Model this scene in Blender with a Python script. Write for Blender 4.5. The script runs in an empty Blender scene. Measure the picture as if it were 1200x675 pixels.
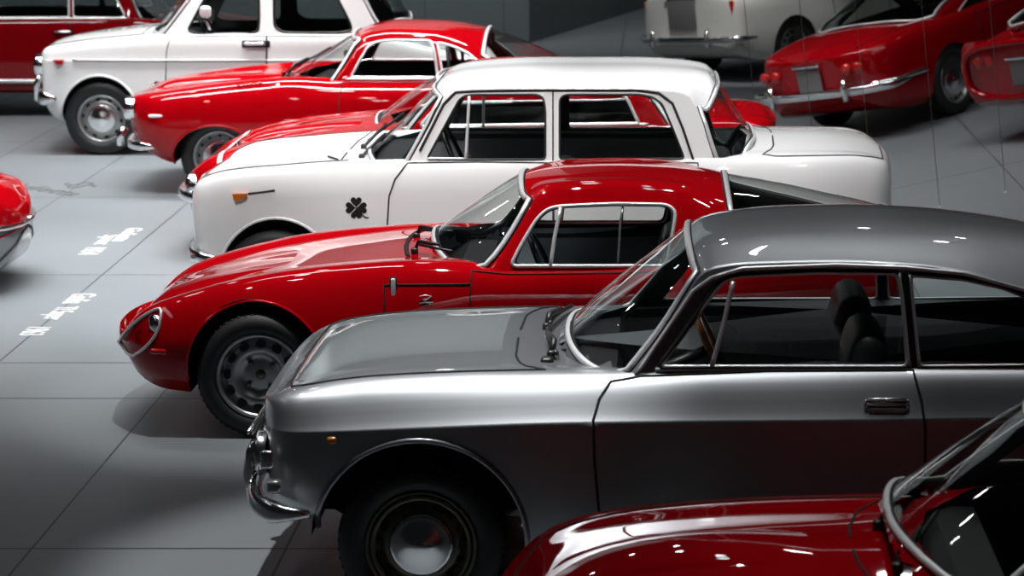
import bpy, math, random
import numpy as np
from mathutils import Vector, Matrix
from mathutils.geometry import delaunay_2d_cdt

R = math.radians
SC = bpy.context.scene
COL = SC.collection

# ------------------------------------------------------------------ camera
F, PX, PY = 3000.0, 775.0, 337.5
TILT = math.atan(567.5 / F)
CT, ST = math.cos(TILT), math.sin(TILT)
H = 2.993


def at(u, v, Y):
    """world X, Z of the photo point (u, v) on the vertical plane at depth Y"""
    a, b = (u - PX) / F, -(v - PY) / F
    k = Y / (CT + b * ST)
    return k * a, H + k * (-ST + b * CT)


def on_floor(u, v, z=0.0):
    a, b = (u - PX) / F, -(v - PY) / F
    k = (z - H) / (-ST + b * CT)
    return k * a, k * (CT + b * ST)


cam = bpy.data.cameras.new('camera')
cam.lens, cam.sensor_width = 36.0 * F / 1200.0, 36.0
cam.shift_x = (600.0 - PX) / 1200.0
cam.clip_end = 200
cam.dof.use_dof = True
cam.dof.focus_distance = 11.6
cam.dof.aperture_fstop = 4.2
camo = bpy.data.objects.new('camera', cam)
COL.objects.link(camo)
camo.location = (0, 0, H)
camo.rotation_euler = (math.pi / 2 - TILT, 0, 0)
SC.camera = camo

# --------------------------------------------------------------- materials


def srgb(r, g, b):
    f = lambda c: (c / 255 / 12.92) if c / 255 <= .04045 else ((c / 255 + .055) / 1.055) ** 2.4
    return (f(r), f(g), f(b), 1)


def mat(name, col, rough=.5, metal=0., coat=0., spec=.5, coat_rough=.03):
    m = bpy.data.materials.new(name)
    m.use_nodes = True
    b = m.node_tree.nodes['Principled BSDF']
    b.inputs['Base Color'].default_value = col
    b.inputs['Roughness'].default_value = rough
    b.inputs['Metallic'].default_value = metal
    b.inputs['Coat Weight'].default_value = coat
    b.inputs['Coat Roughness'].default_value = coat_rough
    b.inputs['Specular IOR Level'].default_value = spec
    return m


def paint(name, col, rough=.3, metal=0., coat=1.0, fleck=.04):
    """gloss car paint: pigment with a faint fleck under clear lacquer"""
    m = mat(name, col, rough, metal, coat, .0, .02)
    nt = m.node_tree
    b = nt.nodes['Principled BSDF']
    tc = nt.nodes.new('ShaderNodeTexCoord')
    no = nt.nodes.new('ShaderNodeTexNoise')
    no.inputs['Scale'].default_value = 900
    mx = nt.nodes.new('ShaderNodeMix')
    mx.data_type = 'RGBA'
    mx.inputs[6].default_value = tuple(c * (1 - fleck) for c in col[:3]) + (1,)
    mx.inputs[7].default_value = tuple(min(1, c * (1 + fleck)) for c in col[:3]) + (1,)
    nt.links.new(tc.outputs['Object'], no.inputs['Vector'])
    nt.links.new(no.outputs['Fac'], mx.inputs[0])
    nt.links.new(mx.outputs[2], b.inputs['Base Color'])
    return m


def glass_mat(name, tint=(.90, .94, .93), refl=1.0):
    m = bpy.data.materials.new(name)
    m.use_nodes = True
    nt = m.node_tree
    for n in list(nt.nodes):
        nt.nodes.remove(n)
    out = nt.nodes.new('ShaderNodeOutputMaterial')
    mix = nt.nodes.new('ShaderNodeMixShader')
    tr = nt.nodes.new('ShaderNodeBsdfTransparent')
    gl = nt.nodes.new('ShaderNodeBsdfGlossy')
    geo = nt.nodes.new('ShaderNodeNewGeometry')
    dot = nt.nodes.new('ShaderNodeVectorMath')
    dot.operation = 'DOT_PRODUCT'
    nt.links.new(geo.outputs['Normal'], dot.inputs[0])
    nt.links.new(geo.outputs['Incoming'], dot.inputs[1])

    def mth(op, x, y):
        n = nt.nodes.new('ShaderNodeMath')
        n.operation = op
        for i, q in enumerate((x, y)):
            if isinstance(q, float):
                n.inputs[i].default_value = q
            else:
                nt.links.new(q, n.inputs[i])
        return n.outputs[0]
    ca = mth('ABSOLUTE', dot.outputs['Value'], 0.0)
    sch = mth('ADD', mth('MULTIPLY', mth('POWER', mth('SUBTRACT', 1.0, ca), 5.0), .94), .06)
    tr.inputs['Color'].default_value = (*tint, 1)
    gl.inputs['Roughness'].default_value = .015
    gl.inputs['Color'].default_value = (refl, refl, refl, 1)
    nt.links.new(sch, mix.inputs[0])
    nt.links.new(tr.outputs[0], mix.inputs[1])
    nt.links.new(gl.outputs[0], mix.inputs[2])
    nt.links.new(mix.outputs[0], out.inputs['Surface'])
    return m


M = {
    'red': paint('red_paint', (.38, .0008, .004, 1)),
    'red_deep': paint('dark_red_paint', (.20, .0015, .004, 1)),
    'crimson': paint('crimson_paint', (.30, .0008, .004, 1)),
    'white': paint('white_paint', (.80, .80, .80, 1), fleck=.01),
    'cream': paint('ivory_paint', (.66, .66, .62, 1), fleck=.01),
    'grey': paint('grey_metallic_paint', (.40, .42, .44, 1), rough=.42, metal=.93, fleck=.1),
    'silver': paint('silver_paint', (.24, .255, .27, 1), rough=.28, metal=.7, fleck=.1),
    'chrome': mat('chrome', (.88, .89, .90, 1), .17, 1.0),
    'alloy': mat('bright_trim_metal', (.86, .87, .88, 1), .34, .55),
    'steel': mat('painted_wheel_steel', (.40, .41, .41, 1), .32, .75),
    'steel_dark': mat('dark_wheel_steel', (.13, .125, .10, 1), .35, .7),
    'rubber': mat('tyre_rubber', (.012, .012, .013, 1), .55),
    'seal': mat('black_rubber_seal', (.008, .008, .008, 1), .45),
    'gap': mat('dark_panel_gap', (.004, .004, .004, 1), .8),
    'black': mat('black_plastic', (.010, .010, .011, 1), .4),
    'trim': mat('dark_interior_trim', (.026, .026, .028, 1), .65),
    'trim_grey': mat('grey_interior_trim', (.40, .44, .48, 1), .6),
    'trim_mid': mat('mid_grey_interior_trim', (.26, .27, .28, 1), .6),
    'seat': mat('dark_grey_seat_vinyl', (.045, .047, .05, 1), .45),
    'wood': mat('varnished_wood_rim', (.45, .16, .04, 1), .25, 0, .6),
    'amber': mat('amber_lens', (.62, .15, .01, 1), .15, 0, 1),
    'redlens': mat('red_lens', (.45, .004, .004, 1), .12, 0, 1),
    'glass': glass_mat('window_glass'),
    'glass_dark': glass_mat('dim_window_glass', (.55, .6, .6)),
    'lamp': mat('lamp_reflector', (.7, .72, .72, 1), .15, .9),
    'plate': mat('plate_grey', (.16, .16, .16, 1), .4),
    'emblem': mat('clover_green_black', (.004, .010, .007, 1), .4),
    'bright': mat('polished_white_metal', (.9, .9, .9, 1), .25, .3),
}

# -------------------------------------------------------------- mesh helpers


def obj(name, verts, faces, m, parent=None, normals=None, smooth=True):
    me = bpy.data.meshes.new(name)
    me.from_pydata([tuple(map(float, v)) for v in verts], [], [tuple(map(int, f)) for f in faces])
    me.materials.append(m)
    if smooth:
        me.shade_smooth()
    me.update()
    if normals is not None:
        me.normals_split_custom_set_from_vertices([tuple(map(float, n)) for n in normals])
    o = bpy.data.objects.new(name, me)
    COL.objects.link(o)
    if parent is not None:
        o.parent = parent
    return o


class MB:
    """collects shapes into one mesh"""

    def __init__(s):
        s.v, s.f = [], []

    def add(s, v, f):
        k = len(s.v)
        s.v += [tuple(p) for p in v]
        s.f += [tuple(i + k for i in q) for q in f]
        return s

    def build(s, name, m, parent=None, smooth=True):
        return obj(name, s.v, s.f, m, parent, None, smooth)


def tube(pts, r, closed=False, n=6, flat=1.0):
    P = [Vector(p) for p in pts]
    Q = [P[0]]
    for p in P[1:]:
        if (p - Q[-1]).length > 1e-4:
            Q.append(p)
    if closed and (Q[0] - Q[-1]).length < 1e-4:
        Q.pop()
    P = Q
    N = len(P)
    V, Fc = [], []
    up = None
    for i in range(N):
        a = P[i - 1] if (i or closed) else P[i]
        b = P[(i + 1) % N] if (i < N - 1 or closed) else P[i]
        t = (b - a)
        if t.length < 1e-9:
            t = Vector((1, 0, 0))
        t.normalize()
        if up is None:
            up = Vector((0, 1, 0)) if abs(t.y) < .8 else Vector((0, 0, 1))
        e1 = (up - t * up.dot(t))
        if e1.length < 1e-6:
            e1 = t.orthogonal()
        e1.normalize()
        up = e1
        e2 = t.cross(e1)
        for k in range(n):
            g = 2 * math.pi * k / n
            V.append(P[i] + e1 * (r * flat * math.cos(g)) + e2 * (r * math.sin(g)))
    M_ = N if closed else N - 1
    for i in range(M_):
        j = (i + 1) % N
        for k in range(n):
            l = (k + 1) % n
            Fc.append((i * n + k, i * n + l, j * n + l, j * n + k))
    if not closed:
        Fc.append(tuple(range(n - 1, -1, -1)))
        Fc.append(tuple((N - 1) * n + k for k in range(n)))
    return V, Fc


def lathe_y(prof, n=40):
    """prof: list of (radius, y); axis Y"""
    V, Fc = [], []
    for r, y in prof:
        for k in range(n):
            g = 2 * math.pi * k / n
            V.append((r * math.cos(g), y, r * math.sin(g)))
    for i in range(len(prof) - 1):
        for k in range(n):
            l = (k + 1) % n
            Fc.append((i * n + k, (i + 1) * n + k, (i + 1) * n + l, i * n + l))
    return V, Fc


def rbox(sx, sy, sz, r, c=(0, 0, 0), rot=None, seg=3):
    """rounded box as a superellipsoid-like grid"""
    n = seg
    hx, hy, hz = sx / 2 - r, sy / 2 - r, sz / 2 - r
    V, Fc = [], []
    nu, nv = 4 * (n + 1), 2 * (n + 1)
    for j in range(nv):
        qv = j // (n + 1)
        th = -math.pi / 2 + (math.pi / 2) * (j % (n + 1)) / n + qv * math.pi / 2
        for i in range(nu):
            qu = i // (n + 1)
            ph = (math.pi / 2) * (i % (n + 1)) / n + qu * math.pi / 2
            cx = math.cos(th) * math.cos(ph) * r + (hx if qu in (0, 3) else -hx)
            cy = math.cos(th) * math.sin(ph) * r + (hy if qu in (0, 1) else -hy)
            cz = math.sin(th) * r + (hz if qv else -hz)
            V.append(Vector((cx, cy, cz)))
    for j in range(nv - 1):
        for i in range(nu):
            k = (i + 1) % nu
            Fc.append((j * nu + i, j * nu + k, (j + 1) * nu + k, (j + 1) * nu + i))
    Fc.append(tuple(range(nu - 1, -1, -1)))
    Fc.append(tuple((nv - 1) * nu + i for i in range(nu)))
    if rot is not None:
        V = [rot @ p for p in V]
    c = Vector(c)
    return [p + c for p in V], Fc


def prism(poly, y0, y1):
    """poly: (x, z) list extruded along y"""
    n = len(poly)
    V = [(x, y0, z) for x, z in poly] + [(x, y1, z) for x, z in poly]
    Fc = [tuple(range(n)), tuple(range(2 * n - 1, n - 1, -1))]
    Fc += [(i, i + n, (i + 1) % n + n, (i + 1) % n) for i in range(n)]
    return V, Fc


def thing(name, label, cat, loc=(0, 0, 0), rot=(0, 0, 0), group=None):
    o = bpy.data.objects.new(name, None)
    COL.objects.link(o)
    o.location, o.rotation_euler = loc, rot
    o.empty_display_size = .2
    o['label'], o['category'] = label, cat
    if group:
        o['group'] = group
    return o


def tag(o, label, cat, group=None):
    o['label'], o['category'] = label, cat
    if group:
        o['group'] = group
    return o


def struct(o):
    o['kind'] = 'structure'
    return o


# ---------------------------------------------------------- body surfaces


def pchip(pts):
    pts = sorted(pts)
    X = np.array([p[0] for p in pts], float)
    Y = np.array([p[1] for p in pts], float)
    for i in range(1, len(X)):
        if X[i] <= X[i - 1]:
            X[i] = X[i - 1] + 1e-4
    if len(X) == 1:
        return lambda x: np.full_like(np.asarray(x, float), Y[0])
    h = np.diff(X)
    d = np.diff(Y) / h
    m = np.zeros(len(X))
    m[0], m[-1] = d[0], d[-1]
    for i in range(1, len(X) - 1):
        if d[i - 1] * d[i] > 0:
            w1, w2 = 2 * h[i] + h[i - 1], h[i] + 2 * h[i - 1]
            m[i] = (w1 + w2) / (w1 / d[i - 1] + w2 / d[i])

    def f(x):
        x = np.clip(np.asarray(x, float), X[0], X[-1])
        i = np.clip(np.searchsorted(X, x) - 1, 0, len(X) - 2)
        t = (x - X[i]) / h[i]
        a, b = Y[i], Y[i + 1]
        return ((1 + 2 * t) * (1 - t) ** 2 * a + t * (1 - t) ** 2 * h[i] * m[i]
                + t * t * (3 - 2 * t) * b + t * t * (t - 1) * h[i] * m[i + 1])
    return f


class Surf:
    """half body shell; parameters U (station index along x) and V (0..n up the section); returns x, w (half width), z"""

    def stations(s, xn, xt, rn, rt, step=.05, nn=14):
        a = [xn + rn * (1 - math.cos(math.pi / 2 * k / nn)) for k in range(nn)]
        b = [xt - rt * (1 - math.cos(math.pi / 2 * k / nn)) for k in range(nn)][::-1]
        n = max(2, int(round((xt - rt - xn - rn) / step)))
        m = [xn + rn + (xt - rt - xn - rn) * k / n for k in range(n + 1)]
        s.xs = np.array(a + m + b)
        s.nu = len(s.xs) - 1

    def X(s, U):
        return np.interp(U, np.arange(s.nu + 1), s.xs)

    def U(s, x):
        return np.interp(x, s.xs, np.arange(s.nu + 1))

    def eval(s, U, V):
        U = np.atleast_1d(np.asarray(U, float))
        V = np.atleast_1d(np.asarray(V, float))
        U, V = np.broadcast_arrays(np.clip(U, 0, s.nu), np.clip(V, 0, s.nv))
        x = s.X(U)
        C = s.ctrl(x)                      # (nctrl, N, 2)
        n = C.shape[0]
        C = np.concatenate([C, (C[n - 2] * np.array([-1, 1]))[None]], 0)
        seg = np.clip(np.floor(V).astype(int), 0, n - 2)
        t = V - seg
        idx = np.arange(len(U))

        def P(k):
            return C[np.clip(k, 0, n), idx]
        p0, p1 = P(seg), P(seg + 1)
        pm, pp = P(seg - 1), P(seg + 2)
        L = np.linalg.norm(p1 - p0, axis=1)[:, None] + 1e-9
        Lm = np.linalg.norm(p0 - pm, axis=1)[:, None] + 1e-9
        Lp = np.linalg.norm(pp - p1, axis=1)[:, None] + 1e-9
        cor = np.array([k in s.corners for k in range(n + 2)])
        c0 = (cor[seg] | (seg == 0))[:, None]
        c1 = cor[seg + 1][:, None]
        T0 = np.where(c0, p1 - p0, L * (p1 - pm) / (L + Lm))
        T1 = np.where(c1, p1 - p0, L * (pp - p0) / (L + Lp))
        t = t[:, None]
        Q = ((1 + 2 * t) * (1 - t) ** 2 * p0 + t * (1 - t) ** 2 * T0
             + t * t * (3 - 2 * t) * p1 + t * t * (t - 1) * T1)
        return np.stack([x, Q[:, 0], Q[:, 1]], 1)

    def normal(s, U, V):
        U = np.asarray(U, float)
        V = np.asarray(V, float)
        e = .04
        fl = np.floor(V + 1e-6)
        lo, hi = V - e, V + e
        for c in list(s.corners) + [0]:
            near = np.abs(V - c) < e + 1e-6
            up = near & (V >= c - 1e-6)
            dn = near & (V < c - 1e-6)
            lo = np.where(up, np.maximum(lo, c + 1e-4), lo)
            hi = np.where(up, np.maximum(hi, c + e), hi)
            hi = np.where(dn, np.minimum(hi, c - 1e-4), hi)
        dv = s.eval(U, hi) - s.eval(U, lo)
        du = s.eval(np.clip(U + .3, 0, s.nu), V) - s.eval(np.clip(U - .3, 0, s.nu), V)
        nrm = np.cross(dv, du)
        # outward: +w / +z side
        l = np.linalg.norm(nrm, axis=1)[:, None]
        nrm = nrm / np.maximum(l, 1e-12)
        nrm = np.where(l < 1e-12, np.array([[-1., 0, 0]]), nrm)
        return nrm * s.flip

    def uv_side(s, x, z, vlo, vhi, n=90):
        U = s.U(x)
        Vs = np.linspace(vlo, vhi, n)
        P = s.eval(np.full(n, U), Vs)
        zz = np.maximum.accumulate(P[:, 2])
        V = float(np.interp(z, zz, Vs))
        return float(U), V, float(np.interp(V, Vs, P[:, 1]))


class Lower(Surf):
    nv = 6

    def __init__(s, xn, xt, hw, zb, zm, zs, zc, rn=.3, rt=.3, pn=2.5, pt=2.5, plan=None,
                 ws=.93, wh=.6, hz=.6, corners=(1,), tuck=.88, side=.975, lift=.09, step=.05):
        s.stations(xn, xt, rn, rt, step)
        s.xn, s.xt, s.rn, s.rt, s.pn, s.pt, s.hw = xn, xt, rn, rt, pn, pt, hw
        s.zb, s.zm, s.zs, s.zc = map(pchip, (zb, zm, zs, zc))
        s.plan = pchip(plan or [(xn, 1), (xt, 1)])
        fn = lambda q: pchip(q) if isinstance(q, list) else (lambda x, q=q: np.full_like(x, q))
        s.ws, s.wh, s.hz = fn(ws), fn(wh), fn(hz)
        s.corners, s.tuck, s.side, s.lift = set(corners) | {1}, tuck, side, lift
        s.flip = 1.0
        n = s.eval([s.nu / 2], [3.0]), s.normal(np.array([s.nu / 2]), np.array([2.6]))
        if n[1][0, 1] < 0:
            s.flip = -1.0

    def endf(s, x):
        a = np.clip((x - s.xn) / s.rn, 0, 1)
        b = np.clip((s.xt - x) / s.rt, 0, 1)
        return ((1 - (1 - a) ** s.pn) ** (1 / s.pn)) * ((1 - (1 - b) ** s.pt) ** (1 / s.pt))

    def ctrl(s, x):
        W = s.hw * s.plan(x) * s.endf(x)
        zc = s.zc(x)
        zs = s.zs(x)
        zb = s.zb(x)
        zm = np.minimum(s.zm(x), zs - .02)
        zm = np.maximum(zm, zb + .04)
        ws, wh = s.ws(x), s.wh(x)
        zh = zs + (zc - zs) * s.hz(x)
        lift = np.minimum(s.lift, (zm - zb) * .4)
        k = [(0 * x, zb), (s.tuck * W, zb), (s.side * W, zb + lift), (W, zm), (ws * W, zs), (wh * W, zh), (0 * x, zc)]
        return np.array([np.stack(q, 1) for q in k])


class Green(Surf):
    nv = 3

    def __init__(s, x0, x1, wb, zbelt, zF, zc, tum=.38, corners=(1,), crown=.72, mid=.55, bulge=0., step=.035):
        s.stations(x0, x1, .02, .02, step, 2)
        fn = lambda q: pchip(q) if isinstance(q, list) else (lambda x, q=q: np.full_like(np.asarray(x, float), q))
        s.wb, s.zbelt, s.zF, s.zc = fn(wb), fn(zbelt), pchip(zF), pchip(zc)
        s.tum, s.corners, s.crown, s.mid, s.bulge = tum, set(corners), crown, mid, bulge
        s.flip = 1.0
        n = s.normal(np.array([s.nu / 2]), np.array([.5]))
        if n[0, 1] < 0:
            s.flip = -1.0

    def ctrl(s, x):
        zb, zF, zc, wb = s.zbelt(x), s.zF(x), s.zc(x), s.wb(x)
        wf = wb - s.tum * np.clip(zF - zb, -.02, 2)
        zm = zF + (np.maximum(zc, zF) - zF) * s.crown
        k = [(wb, zb), (wf, zF), (s.mid * wf, zm), (0 * x, np.maximum(zc, zF))]
        return np.array([np.stack(q, 1) for q in k])


def inside(poly, P):
    """vectorised point in polygon"""
    x, y = P[:, 0], P[:, 1]
    r = np.zeros(len(P), bool)
    n = len(poly)
    for i in range(n):
        x0, y0 = poly[i]
        x1, y1 = poly[(i + 1) % n]
        if y0 == y1:
            continue
        c = ((y0 > y) != (y1 > y)) & (x < (x1 - x0) * (y - y0) / (y1 - y0) + x0)
        r ^= c
    return r


def densify(poly, d=.6, closed=True):
    out = []
    n = len(poly)
    for i in range(n if closed else n - 1):
        a, b = np.array(poly[i]), np.array(poly[(i + 1) % n])
        k = max(1, int(np.ceil(np.linalg.norm((b - a) * np.array([1, 6])) / d / 2)))
        for j in range(k):
            out.append(tuple(a + (b - a) * j / k))
    if not closed:
        out.append(tuple(poly[-1]))
    return out


def smooth_loop(poly, it=1, closed=True):
    """Chaikin corner cutting"""
    P = [np.array(p, float) for p in poly]
    for _ in range(it):
        Q = []
        n = len(P)
        for i in range(n if closed else n - 1):
            a, b = P[i], P[(i + 1) % n]
            Q += [a * .75 + b * .25, a * .25 + b * .75]
        if not closed:
            Q = [P[0]] + Q + [P[-1]]
        P = Q
    return [tuple(p) for p in P]


def rounded(poly, r):
    """polygon with softly rounded corners"""
    out = []
    n = len(poly)
    for i in range(n):
        p, a, b = (np.array(poly[k], float) for k in (i, i - 1, (i + 1) % n))
        la, lb = np.linalg.norm(a - p), np.linalg.norm(b - p)
        A, B = p + (a - p) * min(r, .45 * la) / la, p + (b - p) * min(r, .45 * lb) / lb
        out += [tuple(A * (1 - t) ** 2 + p * 2 * t * (1 - t) + B * t * t) for t in (0, .33, .67, 1)]
    return out


def mesh_regions(surf, regions, vmin=0, vmax=None, sub=6, cull=None):
    """triangulate the half shell; regions: [(name, polygon in UV)] first match wins; rest is 'rest'"""
    vmax = surf.nv if vmax is None else vmax
    KV = sub
    cons, edges = [], []
    segs = []
    for name, poly in regions:
        poly = [(min(max(a, 0), surf.nu), min(max(b, vmin), vmax)) for a, b in poly]
        k = len(cons)
        pts = densify(poly)
        cons += [(a, b * KV) for a, b in pts]
        edges += [(k + i, k + (i + 1) % len(pts)) for i in range(len(pts))]
    gu, gv = np.meshgrid(np.arange(surf.nu + 1), np.arange(int(round((vmax - vmin) * KV)) + 1))
    G = np.stack([gu.ravel(), gv.ravel() + vmin * KV], 1).astype(float)
    for c in surf.corners:
        if vmin < c < vmax:
            G = np.concatenate([G, np.stack([np.arange(surf.nu + 1), np.full(surf.nu + 1, (c - .03) * KV)], 1)])
    if cons:
        Cn = np.array(cons)
        on_edge = (G[:, 0] == 0) | (G[:, 0] == surf.nu) | (G[:, 1] == vmin * KV) | (G[:, 1] == vmax * KV)
        cor = np.zeros(len(G), bool)
        for c in surf.corners:
            cor |= np.abs(G[:, 1] - c * KV) < 1e-6
        keep = np.ones(len(G), bool)
        for c in Cn:
            keep &= ~((np.abs(G[:, 0] - c[0]) < .38) & (np.abs(G[:, 1] - c[1]) < .38))
        keep |= on_edge & cor
        keep |= on_edge
        G = G[keep]
    # feature creases run through as constraint edges
    allp = cons + [tuple(p) for p in G]
    for c in surf.corners:
        if vmin < c < vmax:
            row = sorted([i for i in range(len(cons), len(allp)) if abs(allp[i][1] - c * KV) < 1e-6], key=lambda i: allp[i][0])
            edges += list(zip(row[:-1], row[1:]))
    res = delaunay_2d_cdt([Vector(p) for p in allp], edges, [], 0, 1e-4)
    VV = np.array([tuple(p) for p in res[0]])
    VV[:, 1] /= KV
    T = np.array([f for f in res[2] if len(f) == 3])
    cen = VV[T].mean(1)
    lab = np.full(len(T), -1)
    for i, (name, poly) in enumerate(regions):
        poly = [(min(max(a, 0), surf.nu), min(max(b, vmin), vmax)) for a, b in poly]
        m = inside(poly, cen) & (lab < 0)
        lab[m] = i
    ok = np.ones(len(T), bool)
    if cull is not None:
        ok = ~cull(cen)
    out = {}
    names = [r[0] for r in regions] + ['rest']
    P = surf.eval(VV[:, 0], VV[:, 1])
    N = surf.normal(VV[:, 0], VV[:, 1])
    for i, nm in enumerate(names):
        idx = i if i < len(regions) else -1
        t = T[(lab == idx) & ok]
        if len(t) == 0:
            continue
        out.setdefault(nm, []).append(t)
    out = {k: np.concatenate(v) for k, v in out.items()}
    return P, N, out, VV


def half(P, N, t, near=True, off=0.0):
    used, inv = np.unique(t, return_inverse=True)
    p, n = P[used].copy(), N[used].copy()
    p = p + n * off
    f = inv.reshape(-1, 3)
    # geometric orientation against the normal
    a = np.cross(p[f[:, 1]] - p[f[:, 0]], p[f[:, 2]] - p[f[:, 0]])
    s = (a * n[f].mean(1)).sum(1) < 0
    f = np.where(s[:, None], f[:, ::-1], f)
    if near:
        p = p * np.array([1, -1, 1])
        n = n * np.array([1, -1, 1])
        f = f[:, ::-1]
    return p, n, f


def both(P, N, t, off=0.0):
    a, b = half(P, N, t, True, off), half(P, N, t, False, off)
    return (np.concatenate([a[0], b[0]]), np.concatenate([a[1], b[1]]), np.concatenate([a[2], b[2] + len(a[0])]))


def mirror(pts):
    return [(p[0], -p[1], p[2]) for p in pts]

# ------------------------------------------------------------------- cars


class Car:
    def __init__(s, name, label, u0, Yc, hw, body_mat, rot=(0, 0, 0), loc=None, group=None):
        s.Yc, s.hw, s.mat, s.trim = Yc, hw, body_mat, 'trim'
        s.x0 = at(u0, 400, Yc - hw)[0] if loc is None else 0
        s.root = thing(name, label, 'car', (s.x0, Yc, 0) if loc is None else loc, rot, group)

    # photo point -> local x, z
    def side(s, pts, inset=0.0):
        out = []
        for u, v in pts:
            X, Z = at(u, v, s.Yc - s.hw + inset)
            out.append((X - s.x0, Z))
        return out

    def ctr(s, pts):
        return s.side(pts, s.hw)

    def uv(s, surf, pts, vlo, vhi, closed=True):
        """photo points -> surface parameters on the near side"""
        out = []
        fine = []
        n = len(pts)
        for i in range(n):
            a, b = pts[i], pts[(i + 1) % n]
            k = 1 if i == n - 1 and not closed else max(1, int(math.hypot(b[0] - a[0], b[1] - a[1]) / 9))
            fine += [(a[0] + (b[0] - a[0]) * j / k, a[1] + (b[1] - a[1]) * j / k) for j in range(k)]
        for u, v in fine:
            w = s.hw * .9
            for _ in range(6):
                X, Z = at(u, v, s.Yc - w)
                U, V, w = surf.uv_side(X - s.x0, Z, vlo, vhi)
            out.append((U, V))
        return out

    def uvm(s, surf, pts, vlo, vhi, closed=True):
        fine = []
        n = len(pts)
        for i in range(n):
            a, b = pts[i], pts[(i + 1) % n]
            k = 1 if i == n - 1 and not closed else max(1, int(math.hypot(b[0] - a[0], b[1] - a[1]) / .04))
            fine += [(a[0] + (b[0] - a[0]) * j / k, a[1] + (b[1] - a[1]) * j / k) for j in range(k)]
        return [surf.uv_side(x, z, vlo, vhi)[:2] for x, z in fine]

    def pts3(s, surf, uv, near=True, off=0.0):
        uv = np.array(uv)
        P = surf.eval(uv[:, 0], uv[:, 1])
        if off:
            P = P + surf.normal(uv[:, 0], uv[:, 1]) * off
        if near:
            P = P * np.array([1, -1, 1])
        return [tuple(p) for p in P]

    def mesh(s, name, data, m, parent=None):
        return obj(name, data[0], data[2], m, parent or s.root, data[1])

    # ------------------------------------------------------------ lower body
    def lower_body(s, L, arches, doors, cabin, hood=None, trunk=None, gap=.0045, door_names=None, two_tone=None, extra=None, trim=True):
        """arches: (x, z, r, rz); doors: UV polygons; cabin: (x0, x1, V) opening; hood: UV polygon"""
        s.L = L
        regs = []
        for ax, az, r, rz in arches:
            poly = []
            for k in range(25):
                g = math.pi * k / 24
                poly.append((ax + r * math.cos(g), az + rz * math.sin(g)))
            uv = s.uvm(L, poly, 1.0, 4.6, False)
            uv = [(L.U(ax + r), .55), (L.U(ax + r), 1.0)] + uv + [(L.U(ax - r), 1.0), (L.U(ax - r), .55)]
            regs.append(('arch', uv))
        if cabin:
            x0, x1, vc = cabin[:3]
            vf = cabin[3] if len(cabin) > 3 else vc + .9
            a, b = L.U(x0), L.U(x1)
            if isinstance(vf, list):
                regs.append(('cabin', [(L.U(x0 + dx), v) for dx, v in vf[::-1]] + [(b - 2, vc), (b, vc + .3), (b + 1, 6.01)]))
            else:
                regs.append(('cabin', [(a + 4.5, vc), (b - 2, vc), (b, vc + .3), (b + 1, 6.01), (a - 1.5, 6.01), (a, vf)]))
        for i, d in enumerate(doors or []):
            regs.append(('door%d' % i, d))
        if hood:
            regs.append(('hood', hood))
        if trunk:
            regs.append(('trunk', trunk))
        if two_tone:
            regs.append(('tone', two_tone[0]))
        P, N, T, VV = mesh_regions(L, regs)
        if 'rest' in T:
            s.body = s.mesh('body', both(P, N, T['rest']), s.mat)
        s.door_objs = []
        for i, d in enumerate(doors or []):
            k = 'door%d' % i
            if k in T:
                for near in (True, False):
                    o = s.mesh('door', half(P, N, T[k], near), s.mat)
                    if near:
                        s.door_objs.append(o)
                    g = MB().add(*tube(s.pts3(L, densify(d), near, .0005), gap, True, 5))
                    g.build('door_gap', M['gap'], o)
        for k, nm in (('hood', 'hood'), ('trunk', 'boot_lid')):
            if k in T:
                o = s.mesh(nm, both(P, N, T[k]), s.mat)
                poly = hood if k == 'hood' else trunk
                line = [p for p in densify(poly, .6, False) if p[1] < 5.98]
                a, b = s.pts3(L, line, True, .0005), s.pts3(L, line, False, .0005)
                for q in (a, b):
                    MB().add(*tube(q, gap, False, 5)).build(nm + '_gap', M['gap'], o)
        if 'tone' in T:
            s.mesh('upper_body', both(P, N, T['tone']), two_tone[1])
        # wheel housings
        for ax, az, r, rz in arches:
            U = L.U(ax)
            w = float(L.eval([U], [3.0])[0, 1])
            for sg in (-1, 1):
                mb = MB()
                V, Fc = [], []
                n = 20
                for y in (sg * (w - .05), sg * (w - .42)):
                    for k in range(n + 1):
                        g = .02 + (math.pi - .04) * k / n
                        V.append((ax + (r + .012) * math.cos(g), y, az + (rz + .012) * math.sin(g)))
                for k in range(n):
                    Fc.append((k, k + 1, n + 2 + k, n + 1 + k))
                Fc.append(tuple(range(n + 1, 2 * n + 2)))
                mb.add(V, Fc)
                mb.build('wheel_housing', M['gap'], s.root)
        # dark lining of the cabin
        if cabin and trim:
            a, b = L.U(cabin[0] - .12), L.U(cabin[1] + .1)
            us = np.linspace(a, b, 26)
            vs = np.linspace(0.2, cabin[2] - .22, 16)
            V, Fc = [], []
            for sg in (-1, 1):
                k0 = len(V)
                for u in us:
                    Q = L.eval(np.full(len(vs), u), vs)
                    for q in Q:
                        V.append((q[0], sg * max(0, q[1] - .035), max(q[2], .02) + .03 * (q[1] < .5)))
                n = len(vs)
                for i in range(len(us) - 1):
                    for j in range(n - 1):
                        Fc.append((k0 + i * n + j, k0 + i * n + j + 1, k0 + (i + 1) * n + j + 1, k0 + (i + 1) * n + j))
            obj('interior_lining', V, Fc, M[s.trim], s.root)

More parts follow.
